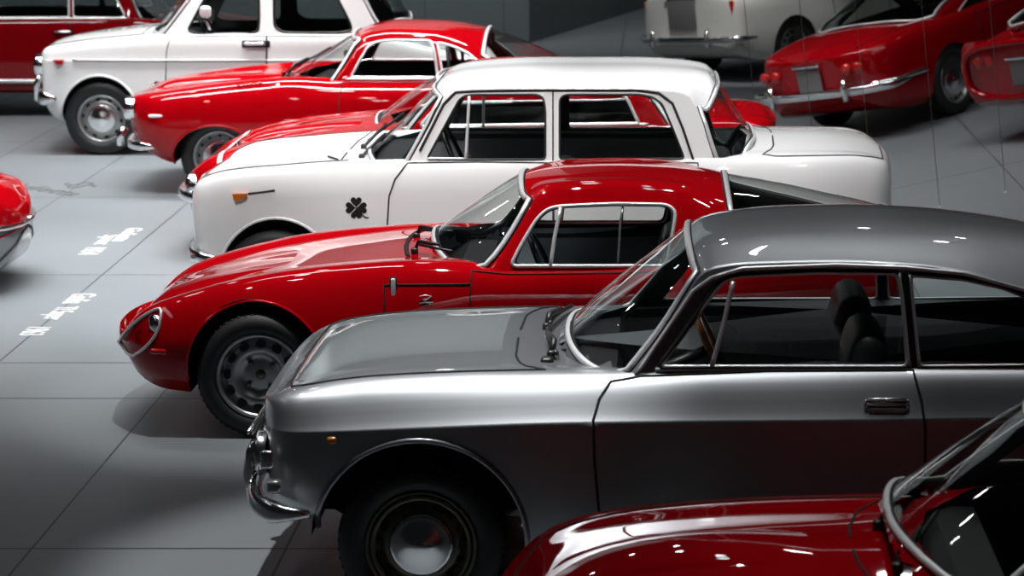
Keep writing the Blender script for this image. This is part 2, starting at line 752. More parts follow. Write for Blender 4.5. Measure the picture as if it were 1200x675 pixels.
    def arch_lip(s, L, ax, az, r, rz, rad, m, name='wheel_arch_lip', a0=-.05, a1=1.05):
        for near in (True, False):
            mb = MB()
            pts = []
            for k in range(29):
                g = math.pi * (a0 + (a1 - a0) * k / 28)
                U, V, w = L.uv_side(ax + r * math.cos(g), az + rz * math.sin(g), 1.0, 4.6)
                pts.append((U, V))
            mb.add(*tube(s.pts3(L, pts, near, -.002), rad, False, 8, 1.0))
            mb.build(name, m, s.root)

    # ------------------------------------------------------------ greenhouse
    def greenhouse(s, G, windows, ws, rw, frame=None, frame_r=.010, seal_r=.008, roof_mat=None, wframe=None, lining=True,
                   glass=None, delta=.10, rdelta=.12, side_v=(0.02, 1.0), seal_off=0.0, rear_frame=True, cull_extra=None,
                   pw=2.0, prw=2.0):
        """windows: photo/metric UV polygons on the side; ws / rw: (x base centre, x base corner, x top centre, x top corner)"""
        s.G = G
        glass = glass or M['glass']
        frame = 'alloy' if frame == 'chrome' else frame
        wframe = 'alloy' if wframe == 'chrome' else wframe
        d = delta

        def arc(xc, xs, p, v0, v1, n=14):
            return [(G.U(xc + (xs - xc) * (((3 - v) / 2) ** p)), v) for v in np.linspace(v0, v1, n)]
        regs = [('win%d' % i, w) for i, w in enumerate(windows)]
        wbase = arc(ws[0], ws[1], pw, 3, 1 + d)
        whead = arc(ws[2], ws[3], 2, 1 + d, 3)
        wpoly = wbase + whead[0:]
        regs.append(('windshield', wpoly))
        if rw:
            rbase = arc(rw[0], rw[1], prw, 3, 1 + rdelta)
            rhead = arc(rw[2], rw[3], prw, 1 + rdelta, 3)
            rpoly = rbase + rhead
            regs.append(('rear', rpoly))

        def cull(c):
            x = G.X(c[:, 0])
            zF, zb = G.zF(x), G.zbelt(x)
            bad = (c[:, 1] < 1) & (zF < zb - .01)
            xb = ws[0] + (ws[1] - ws[0]) * np.abs((3 - np.maximum(c[:, 1], 1)) / 2) ** pw
            bad |= (c[:, 1] >= 1) & (x < xb - .03)
            if rw:
                xr = rw[0] + (rw[1] - rw[0]) * np.abs((3 - np.maximum(c[:, 1], 1)) / 2) ** prw
                bad |= (c[:, 1] >= 1) & (x > xr + .03)
            if cull_extra:
                bad |= cull_extra(x, c[:, 1])
            return bad
        P, N, T, VV = mesh_regions(G, regs, cull=cull)
        if 'rest' in T:
            s.roof = s.mesh('roof', both(P, N, T['rest']), roof_mat or s.mat)
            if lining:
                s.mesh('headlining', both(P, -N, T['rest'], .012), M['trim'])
        for i, w in enumerate(windows):
            k = 'win%d' % i
            if k not in T:
                continue
            for near in (True, False):
                o = s.mesh('side_window', half(P, N, T[k], near), glass)
                if frame:
                    MB().add(*tube(s.pts3(G, densify(w), near, .002), frame_r, True, 8)).build('window_frame', M[frame], o)
                if seal_r:
                    c = np.mean(np.array(w), 0)
                    if seal_off:
                        wi = [tuple(c + (np.array(p) - c) * (1 + seal_off)) for p in w]
                    else:
                        wi = w
                    MB().add(*tube(s.pts3(G, densify(wi), near, .001), seal_r, True, 6)).build('window_seal', M['seal'], o)
        for key, nm, half_line in (('windshield', 'windshield', wpoly), ('rear', 'rear_window', rpoly if rw else None)):
            if key in T:
                o = s.mesh(nm, both(P, N, T[key]), glass)
                line = densify(half_line, .6, False)
                a = s.pts3(G, line, True, .004)
                b = s.pts3(G, line, False, .004)[::-1]
                fm = wframe or frame
                if fm and (key == 'windshield' or rear_frame):
                    MB().add(*tube(a + b, frame_r * 1.55, True, 8)).build(nm + '_frame', M[fm], o)
                a2 = s.pts3(G, line, True, -.004)
                b2 = s.pts3(G, line, False, -.004)[::-1]
                MB().add(*tube(a2 + b2, frame_r * 2.1, True, 6)).build(nm + '_seal', M['seal'], o)
        return P, N, T

    def strip(s, surf, uv, r, m, name, off=.002, sides=(True, False), n=6, parent=None, dens=True):
        m = 'alloy' if m == 'chrome' else m
        for near in sides:
            mb = MB().add(*tube(s.pts3(surf, densify(uv, .5, False) if dens else uv, near, off), r, False, n))
            o = mb.build(name, M[m], parent or s.root)
        return o

    def decal(s, surf, ctr_uv, shape, m, name, off=.003, thick=.003, parent=None, near=True):
        """flat shape (dx, dz outlines, list of loops) laid on the side of the surface"""
        U, V = ctr_uv
        p = surf.eval([U], [V])[0]
        mb = MB()
        for loop in shape:
            n = len(loop)
            A, B = [], []
            for dx, dz in loop:
                uu, vv, w = surf.uv_side(p[0] + dx, p[2] + dz, max(0, V - 1.5), V + 1.5)
                A.append((p[0] + dx, -(w + off), p[2] + dz))
                B.append((p[0] + dx, -(w + off - thick - .004), p[2] + dz))
            mb.add(A + B, [tuple(range(n))] + [(i, (i + 1) % n, (i + 1) % n + n, i + n) for i in range(n)])
        return mb.build(name, M[m], parent or s.root, False)

    # ---------------------------------------------------------------- wheels
    def wheels(s, xs, zc, Rt, rr, style, track, w=.165):
        first = None
        for x in xs:
            for sg in (-1, 1):
                if first is None:
                    first = make_wheel(style, Rt, rr, w)
                    o = first
                else:
                    o = first.copy()
                    COL.objects.link(o)
                    for ch in first.children:
                        c = ch.copy()
                        COL.objects.link(c)
                        c.parent = o
                o.parent = s.root
                o.location = (x, sg * track, zc)
                o.rotation_euler = (0, R(11 * x), 0 if sg < 0 else math.pi)

    # --------------------------------------------------------------- bumpers
    def bumper(s, xtip, xback, hw, z, h=.09, d=.05, p=2.6, m='chrome', front=True, name='bumper', sweep=0.0, n=41):
        """curved bar round the nose (front) or tail"""
        pts = []
        sg = 1 if front else -1
        L = abs(xback - xtip)
        for k in range(n):
            a = math.pi * (k / (n - 1) - .5)
            y = hw * math.copysign(abs(math.sin(a)) ** (2 / p), math.sin(a))
            x = xtip + sg * L * (1 - abs(math.cos(a)) ** (2 / p))
            pts.append(Vector((x, y, z + sweep * abs(math.sin(a)))))
        V, Fc = [], []
        prof = [(d * .5 * math.copysign(abs(math.cos(g)) ** .6, math.cos(g)), h * .5 * math.copysign(abs(math.sin(g)) ** .7, math.sin(g)))
                for g in [2 * math.pi * q / 14 for q in range(14)]]
        for i, q in enumerate(pts):
            t = (pts[min(i + 1, n - 1)] - pts[max(i - 1, 0)]).normalized()
            nrm = Vector((t.y, -t.x, 0))
            e = min(1, .35 + 6 * min(i, n - 1 - i) / n)
            for a, b in prof:
                V.append(q + nrm * a * e + Vector((0, 0, b * e)))
        k = len(prof)
        for i in range(n - 1):
            for j in range(k):
                l = (j + 1) % k
                Fc.append((i * k + j, i * k + l, (i + 1) * k + l, (i + 1) * k + j))
        Fc.append(tuple(range(k - 1, -1, -1)))
        Fc.append(tuple((n - 1) * k + j for j in range(k)))
        return obj(name, V, Fc, M[m], s.root)

    # -------------------------------------------------------------- interior
    def interior(s, xf, xr, zfloor, zbelt, w=.55, seats=True, wheel='black', bench=True, head=False, rim_r=.19, wx=.42, wz=-.02, seat_m='seat', seat_top=.0):
        """front cowl x, rear shelf x"""
        V, Fc = prism([(xf - .05, zbelt - .10), (xf + .10, zbelt - .03), (xf + .24, zbelt - .035), (xf + .26, zbelt - .08), (xf + .2, zbelt - .25), (xf + .05, zbelt - .3)], -w, w)
        d = MB().add(V, Fc).build('dashboard', M['black'], s.root, False)
        if seats:
            first = None
            for sg in (-1, 1):
                mb = MB()
                sx = xf + 1.02
                mb.add(*rbox(.50, .50, .16, .07, (sx - .22, 0, zfloor + .24)))
                rot = Matrix.Rotation(R(14), 3, 'Y')
                mb.add(*rbox(.14, .48, .56 + seat_top, .065, (sx + .10, 0, zfloor + .52 + seat_top / 2), rot))
                if head:
                    mb.add(*rbox(.09, .26, .18, .04, (sx + .19, 0, zfloor + .90 + seat_top), rot))
                if first is None:
                    first = mb.build('front_seat', M[seat_m], s.root)
                    first.location = (0, sg * .36, 0)
                else:
                    o = first.copy()
                    COL.objects.link(o)
                    o.location = (0, sg * .36, 0)
        if bench:
            mb = MB()
            mb.add(*rbox(.46, 2 * w - .1, .18, .07, (xr - .42, 0, zfloor + .22)))
            mb.add(*rbox(.14, 2 * w - .1, .5, .065, (xr - .14, 0, zfloor + .48), Matrix.Rotation(R(16), 3, 'Y')))
            mb.build('rear_seat', M[seat_m], s.root)
        # steering wheel, left hand drive
        c = Vector((xf + wx, -.36, zbelt + wz))
        rot = Matrix.Rotation(R(-24), 3, 'Y')
        ring = [c + rot @ Vector((0, rim_r * math.cos(g), rim_r * math.sin(g))) for g in [2 * math.pi * k / 32 for k in range(32)]]
        o = MB().add(*tube(ring, .013, True, 8)).build('steering_wheel', M[wheel], s.root)
        sp = MB()
        for g in (R(90), R(210), R(330)):
            sp.add(*tube([c + rot @ Vector((-.02, 0, 0)), c + rot @ Vector((0, rim_r * math.cos(g), rim_r * math.sin(g)))], .009, False, 6))
        sp.add(*tube([c + rot @ Vector((-.02, 0, 0)), c + rot @ Vector((-.28, 0, 0))], .022, False, 8))
        sp.build('steering_column', M['black'], o)

    def wiper(s, pts_a, m='black', r=.007, arm=None):
        mb = MB().add(*tube(pts_a, r, False, 6))
        if arm:
            mb.add(*tube(arm, r * 1.3, False, 6))
            mb.add(*rbox(.035, .035, .04, .012, arm[0]))
        return mb.build('wiper', M[m], s.root)


def make_wheel(style, Rt, rr, w):
    """axis along y, outer face at -y; the rim carries tyre and cap as children"""
    h = w / 2
    steel = {'tz': 'steel', 'dark': 'steel_dark'}.get(style, 'steel')
    prof = [(rr, -h + .012), (rr + .004, -h + .004), (rr - .004, -h), (rr - .016, -h + .006), (rr - .022, -h + .03)]
    if style == 'tz':
        prof += [(rr - .03, -h + .045), (rr - .036, -h + .036), (rr * .74, -h + .018), (rr * .62, -h + .012), (rr * .54, -h + .02),
                 (rr * .47, -h + .05), (rr * .36, -h + .055), (rr * .30, -h + .05), (.02, -h + .048), (.0005, -h + .048)]
    elif style == 'dark':
        prof += [(rr - .026, -h + .05), (rr * .80, -h + .055), (rr * .70, -h + .03), (rr * .60, -h + .028), (.0005, -h + .03)]
    else:
        prof += [(rr - .03, -h + .045), (rr * .82, -h + .05), (rr * .74, -h + .03), (rr * .62, -h + .022), (rr * .5, -h + .03), (.0005, -h + .03)]
    V, Fc = lathe_y(prof, 48)
    V2, F2 = lathe_y([(rr, -h + .012), (rr - .03, -h + .06), (rr - .03, h - .01), (rr, h), (.0005, h - .02)], 32)
    rim = MB().add(V, Fc).add(V2, F2).build('wheel', M[steel])
    # tyre
    tp = [(rr - .004, -h + .014), (rr + .012, -h - .001), (rr + (Rt - rr) * .35, -h - .011), (rr + (Rt - rr) * .62, -h - .008), (Rt - .024, -h + .004),
          (Rt - .012, -h + .013), (Rt - .004, -h + .024), (Rt, -h + .04), (Rt, -h + .055), (Rt - .006, -h + .058), (Rt - .006, -h + .062), (Rt, -h + .065),
          (Rt + .001, -.006), (Rt - .006, -.004), (Rt - .006, .004), (Rt + .001, .006), (Rt, h - .065), (Rt - .006, h - .06), (Rt, h - .055),
          (Rt, h - .035), (Rt - .02, h), (rr + (Rt - rr) * .4, h + .01), (rr - .004, h - .014)]
    mb = MB().add(*lathe_y(tp, 56))
    for k in range(56):                                  # tread blocks on the shoulder
        g = 2 * math.pi * k / 56
        rot = Matrix.Rotation(-g, 3, 'Y')
        mb.add(*rbox(.010, .022, .012, .003, rot @ Vector((Rt - .0105, -h + .024, 0)), rot @ Matrix.Rotation(R(32), 3, 'Z'), 1))
    mb.build('tyre', M['rubber'], rim)
    # ventilation holes
    nh = {'tz': 12, 'dark': 16}.get(style, 10)
    rh = {'tz': rr * .755, 'dark': rr * .72}.get(style, rr * .80)
    yy = {'tz': -h + .0155, 'dark': -h + .033}.get(style, -h + .036)
    ra, rb = {'tz': (.024, .017), 'dark': (.014, .020)}.get(style, (.017, .011))
    if style == 'disc':
        nh, rh, yy, ra, rb = 12, rr * .78, -h + .037, .012, .012
    for k in range(nh):
        g = 2 * math.pi * (k + .5) / nh
        c = Vector((rh * math.cos(g), yy, rh * math.sin(g)))
        e1, e2 = Vector((-math.sin(g), 0, math.cos(g))), Vector((math.cos(g), 0, math.sin(g)))
        n = 14
        MB().add([c + e1 * ra * math.copysign(abs(math.cos(q)) ** .7, math.cos(q)) + e2 * rb * math.copysign(abs(math.sin(q)) ** .7, math.sin(q)) + Vector((0, -.0035, 0))
                for q in [2 * math.pi * i / n for i in range(n)]] +
               [c + e1 * ra * 1.05 * math.cos(q) + e2 * rb * 1.05 * math.sin(q) + Vector((0, .02, 0)) for q in [2 * math.pi * i / n for i in range(n)]],
               [tuple(range(n))] + [(i, (i + 1) % n, (i + 1) % n + n, i + n) for i in range(n)]).build('vent_hole', M['gap'], rim, False)
    if style == 'tz':
        cb = MB()
        for k in range(4):
            g = 2 * math.pi * (k + .3) / 4
            cb.add(*[[Vector(p) + Vector((rr * .36 * math.cos(g), -h + .05, rr * .36 * math.sin(g))) for p in q] if i == 0 else q
                     for i, q in enumerate(lathe_y([(.0005, -.02), (.010, -.02), (.012, -.012), (.012, .01)], 10))])
        cb.add(*lathe_y([(.0005, -h + .034), (.020, -h + .036), (.026, -h + .05)], 20))
        cb.build('wheel_nuts', M['steel_dark'], rim)
    else:
        cr = rr * {'dark': .58, 'cap': .60, 'disc': .66}[style]
        dome = [(.0005, -h - .022), (cr * .3, -h - .020), (cr * .36, -h - .012), (cr * .62, -h - .008), (cr * .86, -h + .004), (cr * .93, -h + .002), (cr, -h + .014), (cr * .99, -h + .035)]
        MB().add(*lathe_y(dome, 40)).build('hub_cap', M['chrome'], rim)
        if style == 'dark':
            MB().add(*lathe_y([(rr - .020, -h - .004), (rr - .028, -h - .006), (rr - .036, -h + .004), (rr - .036, -h + .03)], 40)).build('trim_ring', M['steel_dark'], rim)
    return rim


def text_mesh(body, size, loc, rot, m, name, parent=None, extrude=.001, shear=0, scale_x=1.0):
    cu = bpy.data.curves.new(name, 'FONT')
    cu.body, cu.size, cu.extrude, cu.shear = body, size, extrude, shear
    cu.align_x, cu.align_y = 'CENTER', 'CENTER'
    o = bpy.data.objects.new(name, cu)
    COL.objects.link(o)
    dg = bpy.context.evaluated_depsgraph_get()
    me = bpy.data.meshes.new_from_object(o.evaluated_get(dg))
    COL.objects.unlink(o)
    bpy.data.objects.remove(o)
    me.materials.clear()
    me.materials.append(m)
    r = bpy.data.objects.new(name, me)
    COL.objects.link(r)
    r.location, r.rotation_euler = loc, rot
    r.scale = (scale_x, 1, 1)
    if parent is not None:
        r.parent = parent
    return r


def circ(c, rx, rz, n=20):
    return [(c[0] + rx * math.cos(2 * math.pi * k / n), c[1] + rz * math.sin(2 * math.pi * k / n)) for k in range(n)]


# ------------------------------------------------------- grey coupe, foreground
def grey_coupe():
    c = Car('coupe', 'metallic grey coupe with chrome side trim, closest full side view in the row', 780, 9.82, .79, M['grey'])
    c.trim = 'trim_mid'
    S, C = c.side, c.ctr
    nose = S([(287, 480)])[0][0]
    tail = nose + 4.10
    zs = S([(288, 494), (305, 480), (350, 466), (450, 454), (620, 447), (760, 443), (1060, 437), (1200, 437)], .06)
    zs += [(tail - .55, zs[-1][1] - .02), (tail - .1, zs[-1][1] - .08), (tail, zs[-1][1] - .12)]
    rise = [(nose, -.05), (nose + .06, -.01), (nose + .3, .035), (nose + .8, .035), (nose + 1.2, .005), (nose + 1.5, -.005), (tail - .9, .0), (tail - .2, .03), (tail, .0)]
    rf = pchip(rise)
    fz = pchip(zs)
    zc = [(x, float(fz(x) + rf(x))) for x in np.linspace(nose, tail, 30)]
    zm = S([(288, 512), (697, 494), (1083, 490), (1200, 489)])
    zm += [(tail - .4, zm[-1][1] - .02), (tail, zm[-1][1] - .08)]
    zb = S([(288, 588), (310, 605), (345, 620), (372, 634)]) + [(nose + .45, .24), (nose + 1.05, .19), (tail - .7, .19), (tail - .2, .30), (tail, .38)]
    L = Lower(nose, tail, .79, zb, zm, zs, zc, rn=.20, rt=.25, pn=3.0, pt=3.0,
              plan=[(nose, .90), (nose + .3, .955), (nose + 1.0, .985), (nose + 1.9, 1), (tail - 1.2, .99), (tail, .88)],
              ws=[(nose, .95), (nose + .4, .86), (nose + 1.4, .835), (tail, .85)], wh=.62, hz=.75, corners=(1, 3), tuck=.84, side=.965)
    wz = .312
    ax = S([(492, 640)])[0][0]
    rx = ax + 2.35
    AR = [(ax, wz + .02, .395, .385), (rx, wz + .02, .375, .355)]
    dl = [(752, 441), (716, 447), (702, 468), (695, 494), (697, 545), (702, 600), (706, 660), (1080, 660), (1084, 560), (1084, 500), (1080, 470), (1070, 434), (900, 435)]
    door = c.uv(L, dl, 1.2, 4.05)
    xs_ = C([(653, 395)])[0][0]
    hood = [(L.U(nose + .10), 6), (L.U(nose + .12), 5.0), (L.U(nose + .14), 4.45), (L.U(nose + .22), 4.30), (L.U(nose + .9), 4.30), (L.U(xs_ - .02), 4.32), (L.U(xs_ - .09), 4.6), (L.U(xs_ - .14), 5.2), (L.U(xs_ - .15), 6)]
    bx = S([(770, 400)])[0][0]
    c.lower_body(L, AR, [door], (xs_ + .03, tail - 1.0, 4.2, [(0, 6.01), (.02, 5.5), (.12, 5.0), (.22, 4.5), (.31, 4.2)]), hood=hood, gap=.005)
    c.arch_lip(L, ax, wz + .02, .393, .383, .012, M['silver'])
    c.wheels([ax, rx], wz, .312, .205, 'dark', .665)
    # greenhouse
    zF = S([(640, 560), (735, 442), (775, 392), (808, 342), (822, 322), (838, 315), (880, 310), (980, 308), (1060, 311), (1130, 319), (1200, 338), (1290, 380), (1370, 440)], .19)
    zcl = C([(640, 405), (653, 395), (700, 352), (760, 306), (806, 274), (822, 266), (870, 256), (920, 251), (1000, 249), (1080, 252), (1200, 266), (1290, 296), (1420, 385), (1445, 402)])
    g0, g1 = zcl[0][0], zcl[-1][0]
    fb = [(x, float(fz(x)) - .05) for x in np.linspace(g0, g1, 12)]
    G = Green(g0, g1, [(g0, .665), (g1 - .8, .665), (g1, .60)], fb, zF, zcl, tum=.28, crown=.80, mid=.62)
    w1 = [(773, 430), (800, 393), (838, 340), (850, 328), (868, 323), (960, 319), (1052, 320), (1058, 350), (1064, 430)]
    w2 = [(1076, 430), (1069, 360), (1066, 322), (1130, 327), (1175, 337), (1215, 352), (1262, 378), (1290, 402), (1275, 428)]
    W = [c.uv(G, rounded(w, 8), 0.0, 1.0) for w in (w1, w2)]
    xb = C([(653, 395)])[0][0]
    xbs = S([(742, 437)], .1)[0][0]
    xh = C([(806, 274)])[0][0]
    xhs = S([(819, 324)], .2)[0][0]
    c.greenhouse(G, W, (xb + .05, xbs + .02, xh, xhs), (g1 - .02, g1 - .2, g1 - .62, g1 - .55), frame='chrome', frame_r=.009, seal_r=.012, seal_off=.02, delta=.11, pw=2.6)
    # drip rail, belt trim, dividers
    c.strip(G, c.uv(G, [(745, 440), (775, 396), (812, 342), (834, 326), (870, 315), (980, 311), (1060, 314), (1130, 321), (1200, 340), (1285, 383)], 0, .985, False), .009, 'chrome', 'drip_rail', .010)
    c.strip(G, c.uv(G, [(768, 433), (900, 432), (1064, 432)], 0, 1, False), .008, 'chrome', 'belt_trim', .004)
    c.strip(G, c.uv(G, [(1078, 432), (1190, 432), (1270, 431)], 0, 1, False), .008, 'chrome', 'belt_trim', .004)
    c.strip(G, c.uv(G, [(834, 430), (848, 380), (859, 330)], 0, 1, False), .010, 'chrome', 'vent_window_divider', .006)
    for a, b in (((1054, 320), (1066, 430)), ((1066, 322), (1077, 430))):
        c.strip(G, c.uv(G, [a, b], 0, 1, False), .0085, 'chrome', 'door_pillar_trim', .006)
    c.strip(G, c.uv(G, [(1060, 320), (1071, 431)], 0, 1, False), .012, 'seal', 'door_pillar_seal', .0)
    # door handle
    hd = c.door_objs[0]
    u, v = c.uv(L, [(1039, 474)], 3, 4.05)[0]
    p = L.eval([u], [v])[0]
    mb = MB()
    for dz in (.022, -.022):
        mb.add(*tube([(p[0] - .073, -p[1] - .006, p[2] + dz * .8), (p[0] - .06, -p[1] - .014, p[2] + dz), (p[0] + .06, -p[1] - .014, p[2] + dz), (p[0] + .073, -p[1] - .006, p[2] + dz * .8)], .0065, False, 8))
    for sx in (-1, 1):
        mb.add(*tube([(p[0] + sx * .073, -p[1] - .008, p[2] + .02), (p[0] + sx * .078, -p[1] - .012, p[2]), (p[0] + sx * .073, -p[1] - .006, p[2] - .02)], .0065, False, 8))
    mb.add(*tube([(p[0] - .07, -p[1] - .016, p[2] + .004), (p[0] + .07, -p[1] - .016, p[2] + .004)], .006, False, 8))
    h = mb.build('door_handle', M['chrome'], hd)
    MB().add(*rbox(.14, .012, .04, .005, (p[0], -p[1] - .001, p[2]))).build('handle_recess', M['gap'], h)
    # amber side repeater
    u, v = c.uv(L, [(389, 516)], 2, 3.6)[0]
    p = L.eval([u], [v])[0]
    MB().add(*rbox(.035, .02, .028, .009, (p[0], -p[1], p[2]))).build('side_repeater', M['amber'], c.root)
    # nose: grille, headlights, bumper with overriders
    zt, zl = float(fz(nose)), float(L.zb(np.array([nose]))[0])
    gr = MB()
    for k in range(9):
        z = zt - .09 - k * .021
        gr.add(*tube([(nose - .012 + .012 * abs(y) ** 2, y, z) for y in np.linspace(-.60, .60, 13)], .005, False, 6))
    go = gr.build('grille', M['black'], c.root)
    MB().add(*tube([(nose - .018, y, zt - .075) for y in np.linspace(-.62, .62, 9)], .008)).add(*tube([(nose - .018, y, zt - .27) for y in np.linspace(-.62, .62, 9)], .008)) \
        .add(*tube([(nose - .022, .09, zt - .07), (nose - .03, .10, zt - .15), (nose - .02, 0, zt - .30), (nose - .03, -.10, zt - .15), (nose - .022, -.09, zt - .07)], .009, True)).build('grille_trim', M['chrome'], go)
    for sg in (-1, 1):
        for dy, rr in ((.55, .075), (.38, .06)):
            V, Fc = lathe_y([(rr, .03), (rr + .012, .0), (rr + .006, -.012), (rr - .006, -.006), (rr * .7, -.012), (.0005, -.016)], 24)
            V = [(nose + .012 + y, sg * dy + x, zt - .17 + z) for x, y, z in V]
            MB().add(V, Fc).build('headlight', M['chrome'], c.root)
        MB().add(*rbox(.05, .03, .07, .012, (nose + .06, sg * .690, zt - .16))).build('corner_lamp', M['chrome'], c.root)
    bz = S([(320, 604)])[0][1]
    c.bumper(S([(284, 585)])[0][0] - .02, S([(362, 600)])[0][0], .775, bz, .085, .055, 3.2, 'chrome', True, 'front_bumper')
    for y in (-.34, .34):
        mb = MB().add(*tube([(nose - .035, y, bz + .16), (nose - .055, y, bz + .12), (nose - .065, y, bz + .04), (nose - .055, y, bz - .05), (nose - .03, y, bz - .06)], .024, False, 10))
        mb.build('overrider', M['chrome'], c.root)
    # front sidelight unit under the headlight
    MB().add(*rbox(.05, .05, .05, .012, (nose + .09, -.735, bz + .095))).build('turn_signal', M['lamp'], c.root)
    c.bumper(tail + .05, tail - .4, .76, .50, .085, .055, 3.2, 'chrome', False, 'rear_bumper')
    c.interior(xb, g1 - .35, .22, float(fz(xb + .5)), .56, wheel='wood', head=False, wx=.60, wz=.03, rim_r=.19, seat_top=.06)
    # cowl panel, wipers
    P0 = c.pts3(L, [(L.U(xb - .10), 4.55), (L.U(xb + .05), 4.55)], True)
    a = Vector(P0[0])
    for y0 in (-.40, .12):
        base = Vector((xb - .02 + .28 * y0 * y0, y0, float(L.zc(np.array([xb]))[0]) + .012))
        arc = [Vector((xb - .035 + .27 * y * y, y, base.z + .022 - .05 * y * y)) for y in np.linspace(y0 - .03, y0 + .40, 9)]
        c.wiper(arc, arm=[base + Vector((-.03, .0, .0)), base + Vector((-.02, .02, .05)), arc[5] + Vector((0, 0, .012))], r=.010)
    MB().add(*rbox(.05, .06, .05, .015, (xb - .02, -.44, float(L.zc(np.array([xb]))[0]) - .01))).build('wiper_pivot', M['black'], c.root)
    # tail
    for sg in (-1, 1):
        MB().add(*rbox(.05, .2, .1, .02, (tail - .03, sg * .55, .72))).build('tail_lamp', M['redlens'], c.root)
    return c


# --------------------------------------------- red fastback with covered lamps
def red_fastback():
    c = Car('fastback_coupe', 'red fastback coupe with covered teardrop headlights between the grey and the white car', 560, 12.65, .755, M['red'])
    c.trim = 'trim_grey'
    S, C = c.side, c.ctr
    nose = S([(137, 405)], .52)[0][0]
    tail = C([(1052, 250)])[0][0]
    zs = S([(137, 398), (146, 384), (165, 368), (185, 358), (226, 345), (270, 334), (320, 325), (400, 317), (480, 313), (560, 315), (600, 318), (700, 317), (850, 312), (950, 305), (1040, 300)], .15)
    zc = C([(150, 398), (170, 373), (190, 352), (240, 330), (300, 311), (400, 292), (497, 281), (560, 279), (800, 278), (1000, 250), (1040, 248)])
    fz, fc = pchip(zs), pchip(zc)
    zc = [(x, min(float(fc(x)), float(fz(x)) + .06)) for x in np.linspace(nose, tail, 30)]
    zm = S([(137, 412), (200, 400), (250, 392), (350, 386), (450, 384), (700, 380), (1000, 368), (1040, 350)])
    zb = S([(137, 424), (143, 433), (152, 442), (165, 450), (190, 458), (220, 461), (260, 470)], .1) + [(nose + 1.0, .17), (tail - .9, .17), (tail - .2, .28), (tail, .36)]
    L = Lower(nose, tail, .755, zb, zm, zs, zc, rn=.42, rt=.12, pn=2.3, pt=3.0,
              plan=[(nose, .93), (nose + .5, .96), (nose + .8, .985), (nose + 1.5, .97), (nose + 2.2, .965), (nose + 3.0, 1), (tail, .88)],
              ws=[(nose, .90), (nose + .6, .84), (nose + 1.3, .86), (nose + 2, .93), (tail, .9)], wh=[(nose, .5), (nose + .6, .48), (nose + 1.5, .55), (tail, .55)], hz=[(nose, .7), (nose + 1, .55), (tail, .7)], corners=(1,), tuck=.86, side=.965)
    wz = .305
    ax = S([(302, 441)])[0][0]
    rx = ax + 2.20
    AR = [(ax - .01, wz + .03, .335, .335), (rx, wz + .03, .335, .32)]
    door = c.uv(L, [(553, 317), (551, 340), (549, 400), (552, 450), (800, 450), (806, 380), (800, 318), (700, 318)], 1.2, 4.0)
    fp = at
    cwl = C([(497, 281)])[0][0]
    hood = [(L.U(nose + .06), 6), (L.U(nose + .08), 5.3), (L.U(nose + .25), 4.75), (L.U(nose + .55), 4.55), (L.U(nose + 1.0), 4.6), (L.U(cwl + .05), 4.6), (L.U(cwl - .02), 5.2), (L.U(cwl - .05), 6)]
    c.lower_body(L, AR, [door], (cwl + .11, tail - .5, 4.25, 5.0), hood=None, gap=.004)
    c.wheels([ax, rx], wz, .305, .205, 'tz', .635, .16)
    for a in AR:
        c.arch_lip(L, *a, .007, M['red'])
    zF = S([(470, 470), (560, 328), (585, 300), (606, 268), (626, 234), (640, 228), (680, 224), (740, 223), (790, 227), (830, 242), (860, 257), (900, 268), (960, 282), (1045, 304)], .22)
    zcl = C([(488, 288), (497, 281), (540, 248), (580, 222), (612, 204), (630, 199), (660, 196), (720, 194), (780, 196), (830, 202), (848, 206), (900, 214), (960, 226), (1035, 244), (1046, 250)])
    g0, g1 = zcl[0][0], zcl[-1][0]
    fb = [(x, float(fz(x)) - .05) for x in np.linspace(g0, g1, 12)]
    G = Green(g0, g1, [(g0, .68), (g0 + .9, .685), (g0 + 1.6, .665), (g1, .55)], fb, zF, zcl, tum=.50, crown=.74, mid=.60, corners=())
    w1 = [(598, 312), (610, 288), (628, 258), (640, 246), (654, 242), (720, 239), (782, 240), (792, 248), (789, 270), (780, 312)]
    xb, xbs = C([(497, 281)])[0][0], S([(574, 309)], .12)[0][0]
    xh, xhs = C([(612, 204)])[0][0], S([(623, 234)], .25)[0][0]
    c.greenhouse(G, [c.uv(G, rounded(w1, 8), 0, 1)], (xb + .06, xbs + .03, xh, xhs), (g1 - .02, g1 - .12, C([(849, 206)])[0][0], S([(856, 246)], .3)[0][0]), frame='chrome', frame_r=.010, seal_r=.007, seal_off=-.035, delta=.13, rdelta=.16, pw=2.2)
    c.strip(G, c.uv(G, [(645, 313), (650, 278), (657, 243)], 0, 1, False), .011, 'chrome', 'vent_window_divider', .004)
    c.strip(G, c.uv(G, [(724, 311), (727, 260), (730, 242)], 0, 1, False), .007, 'steel', 'sliding_pane_edge', -.008)
    # side vent panel with chrome catch
    pl = c.uv(L, [(450, 384), (450, 334), (500, 333.5), (552, 333)], 2, 4.4, False)
    c.strip(L, pl, .0045, 'gap', 'vent_panel_gap', .0005)
    u, v = c.uv(L, [(461, 338)], 2, 4.4)[0]
    p = L.eval([u], [v])[0]
    MB().add(*rbox(.022, .014, .098, .005, (p[0], -p[1] - .004, p[2]))).build('panel_catch', M['bright'], c.root)
    MB().add(*rbox(.036, .010, .112, .005, (p[0], -p[1] + .002, p[2]))).build('catch_recess', M['gap'], c.root)
    # script badge
    u, v = c.uv(L, [(499, 351)], 2, 4.4)[0]
    p = L.eval([u], [v])[0]
    mb = MB()
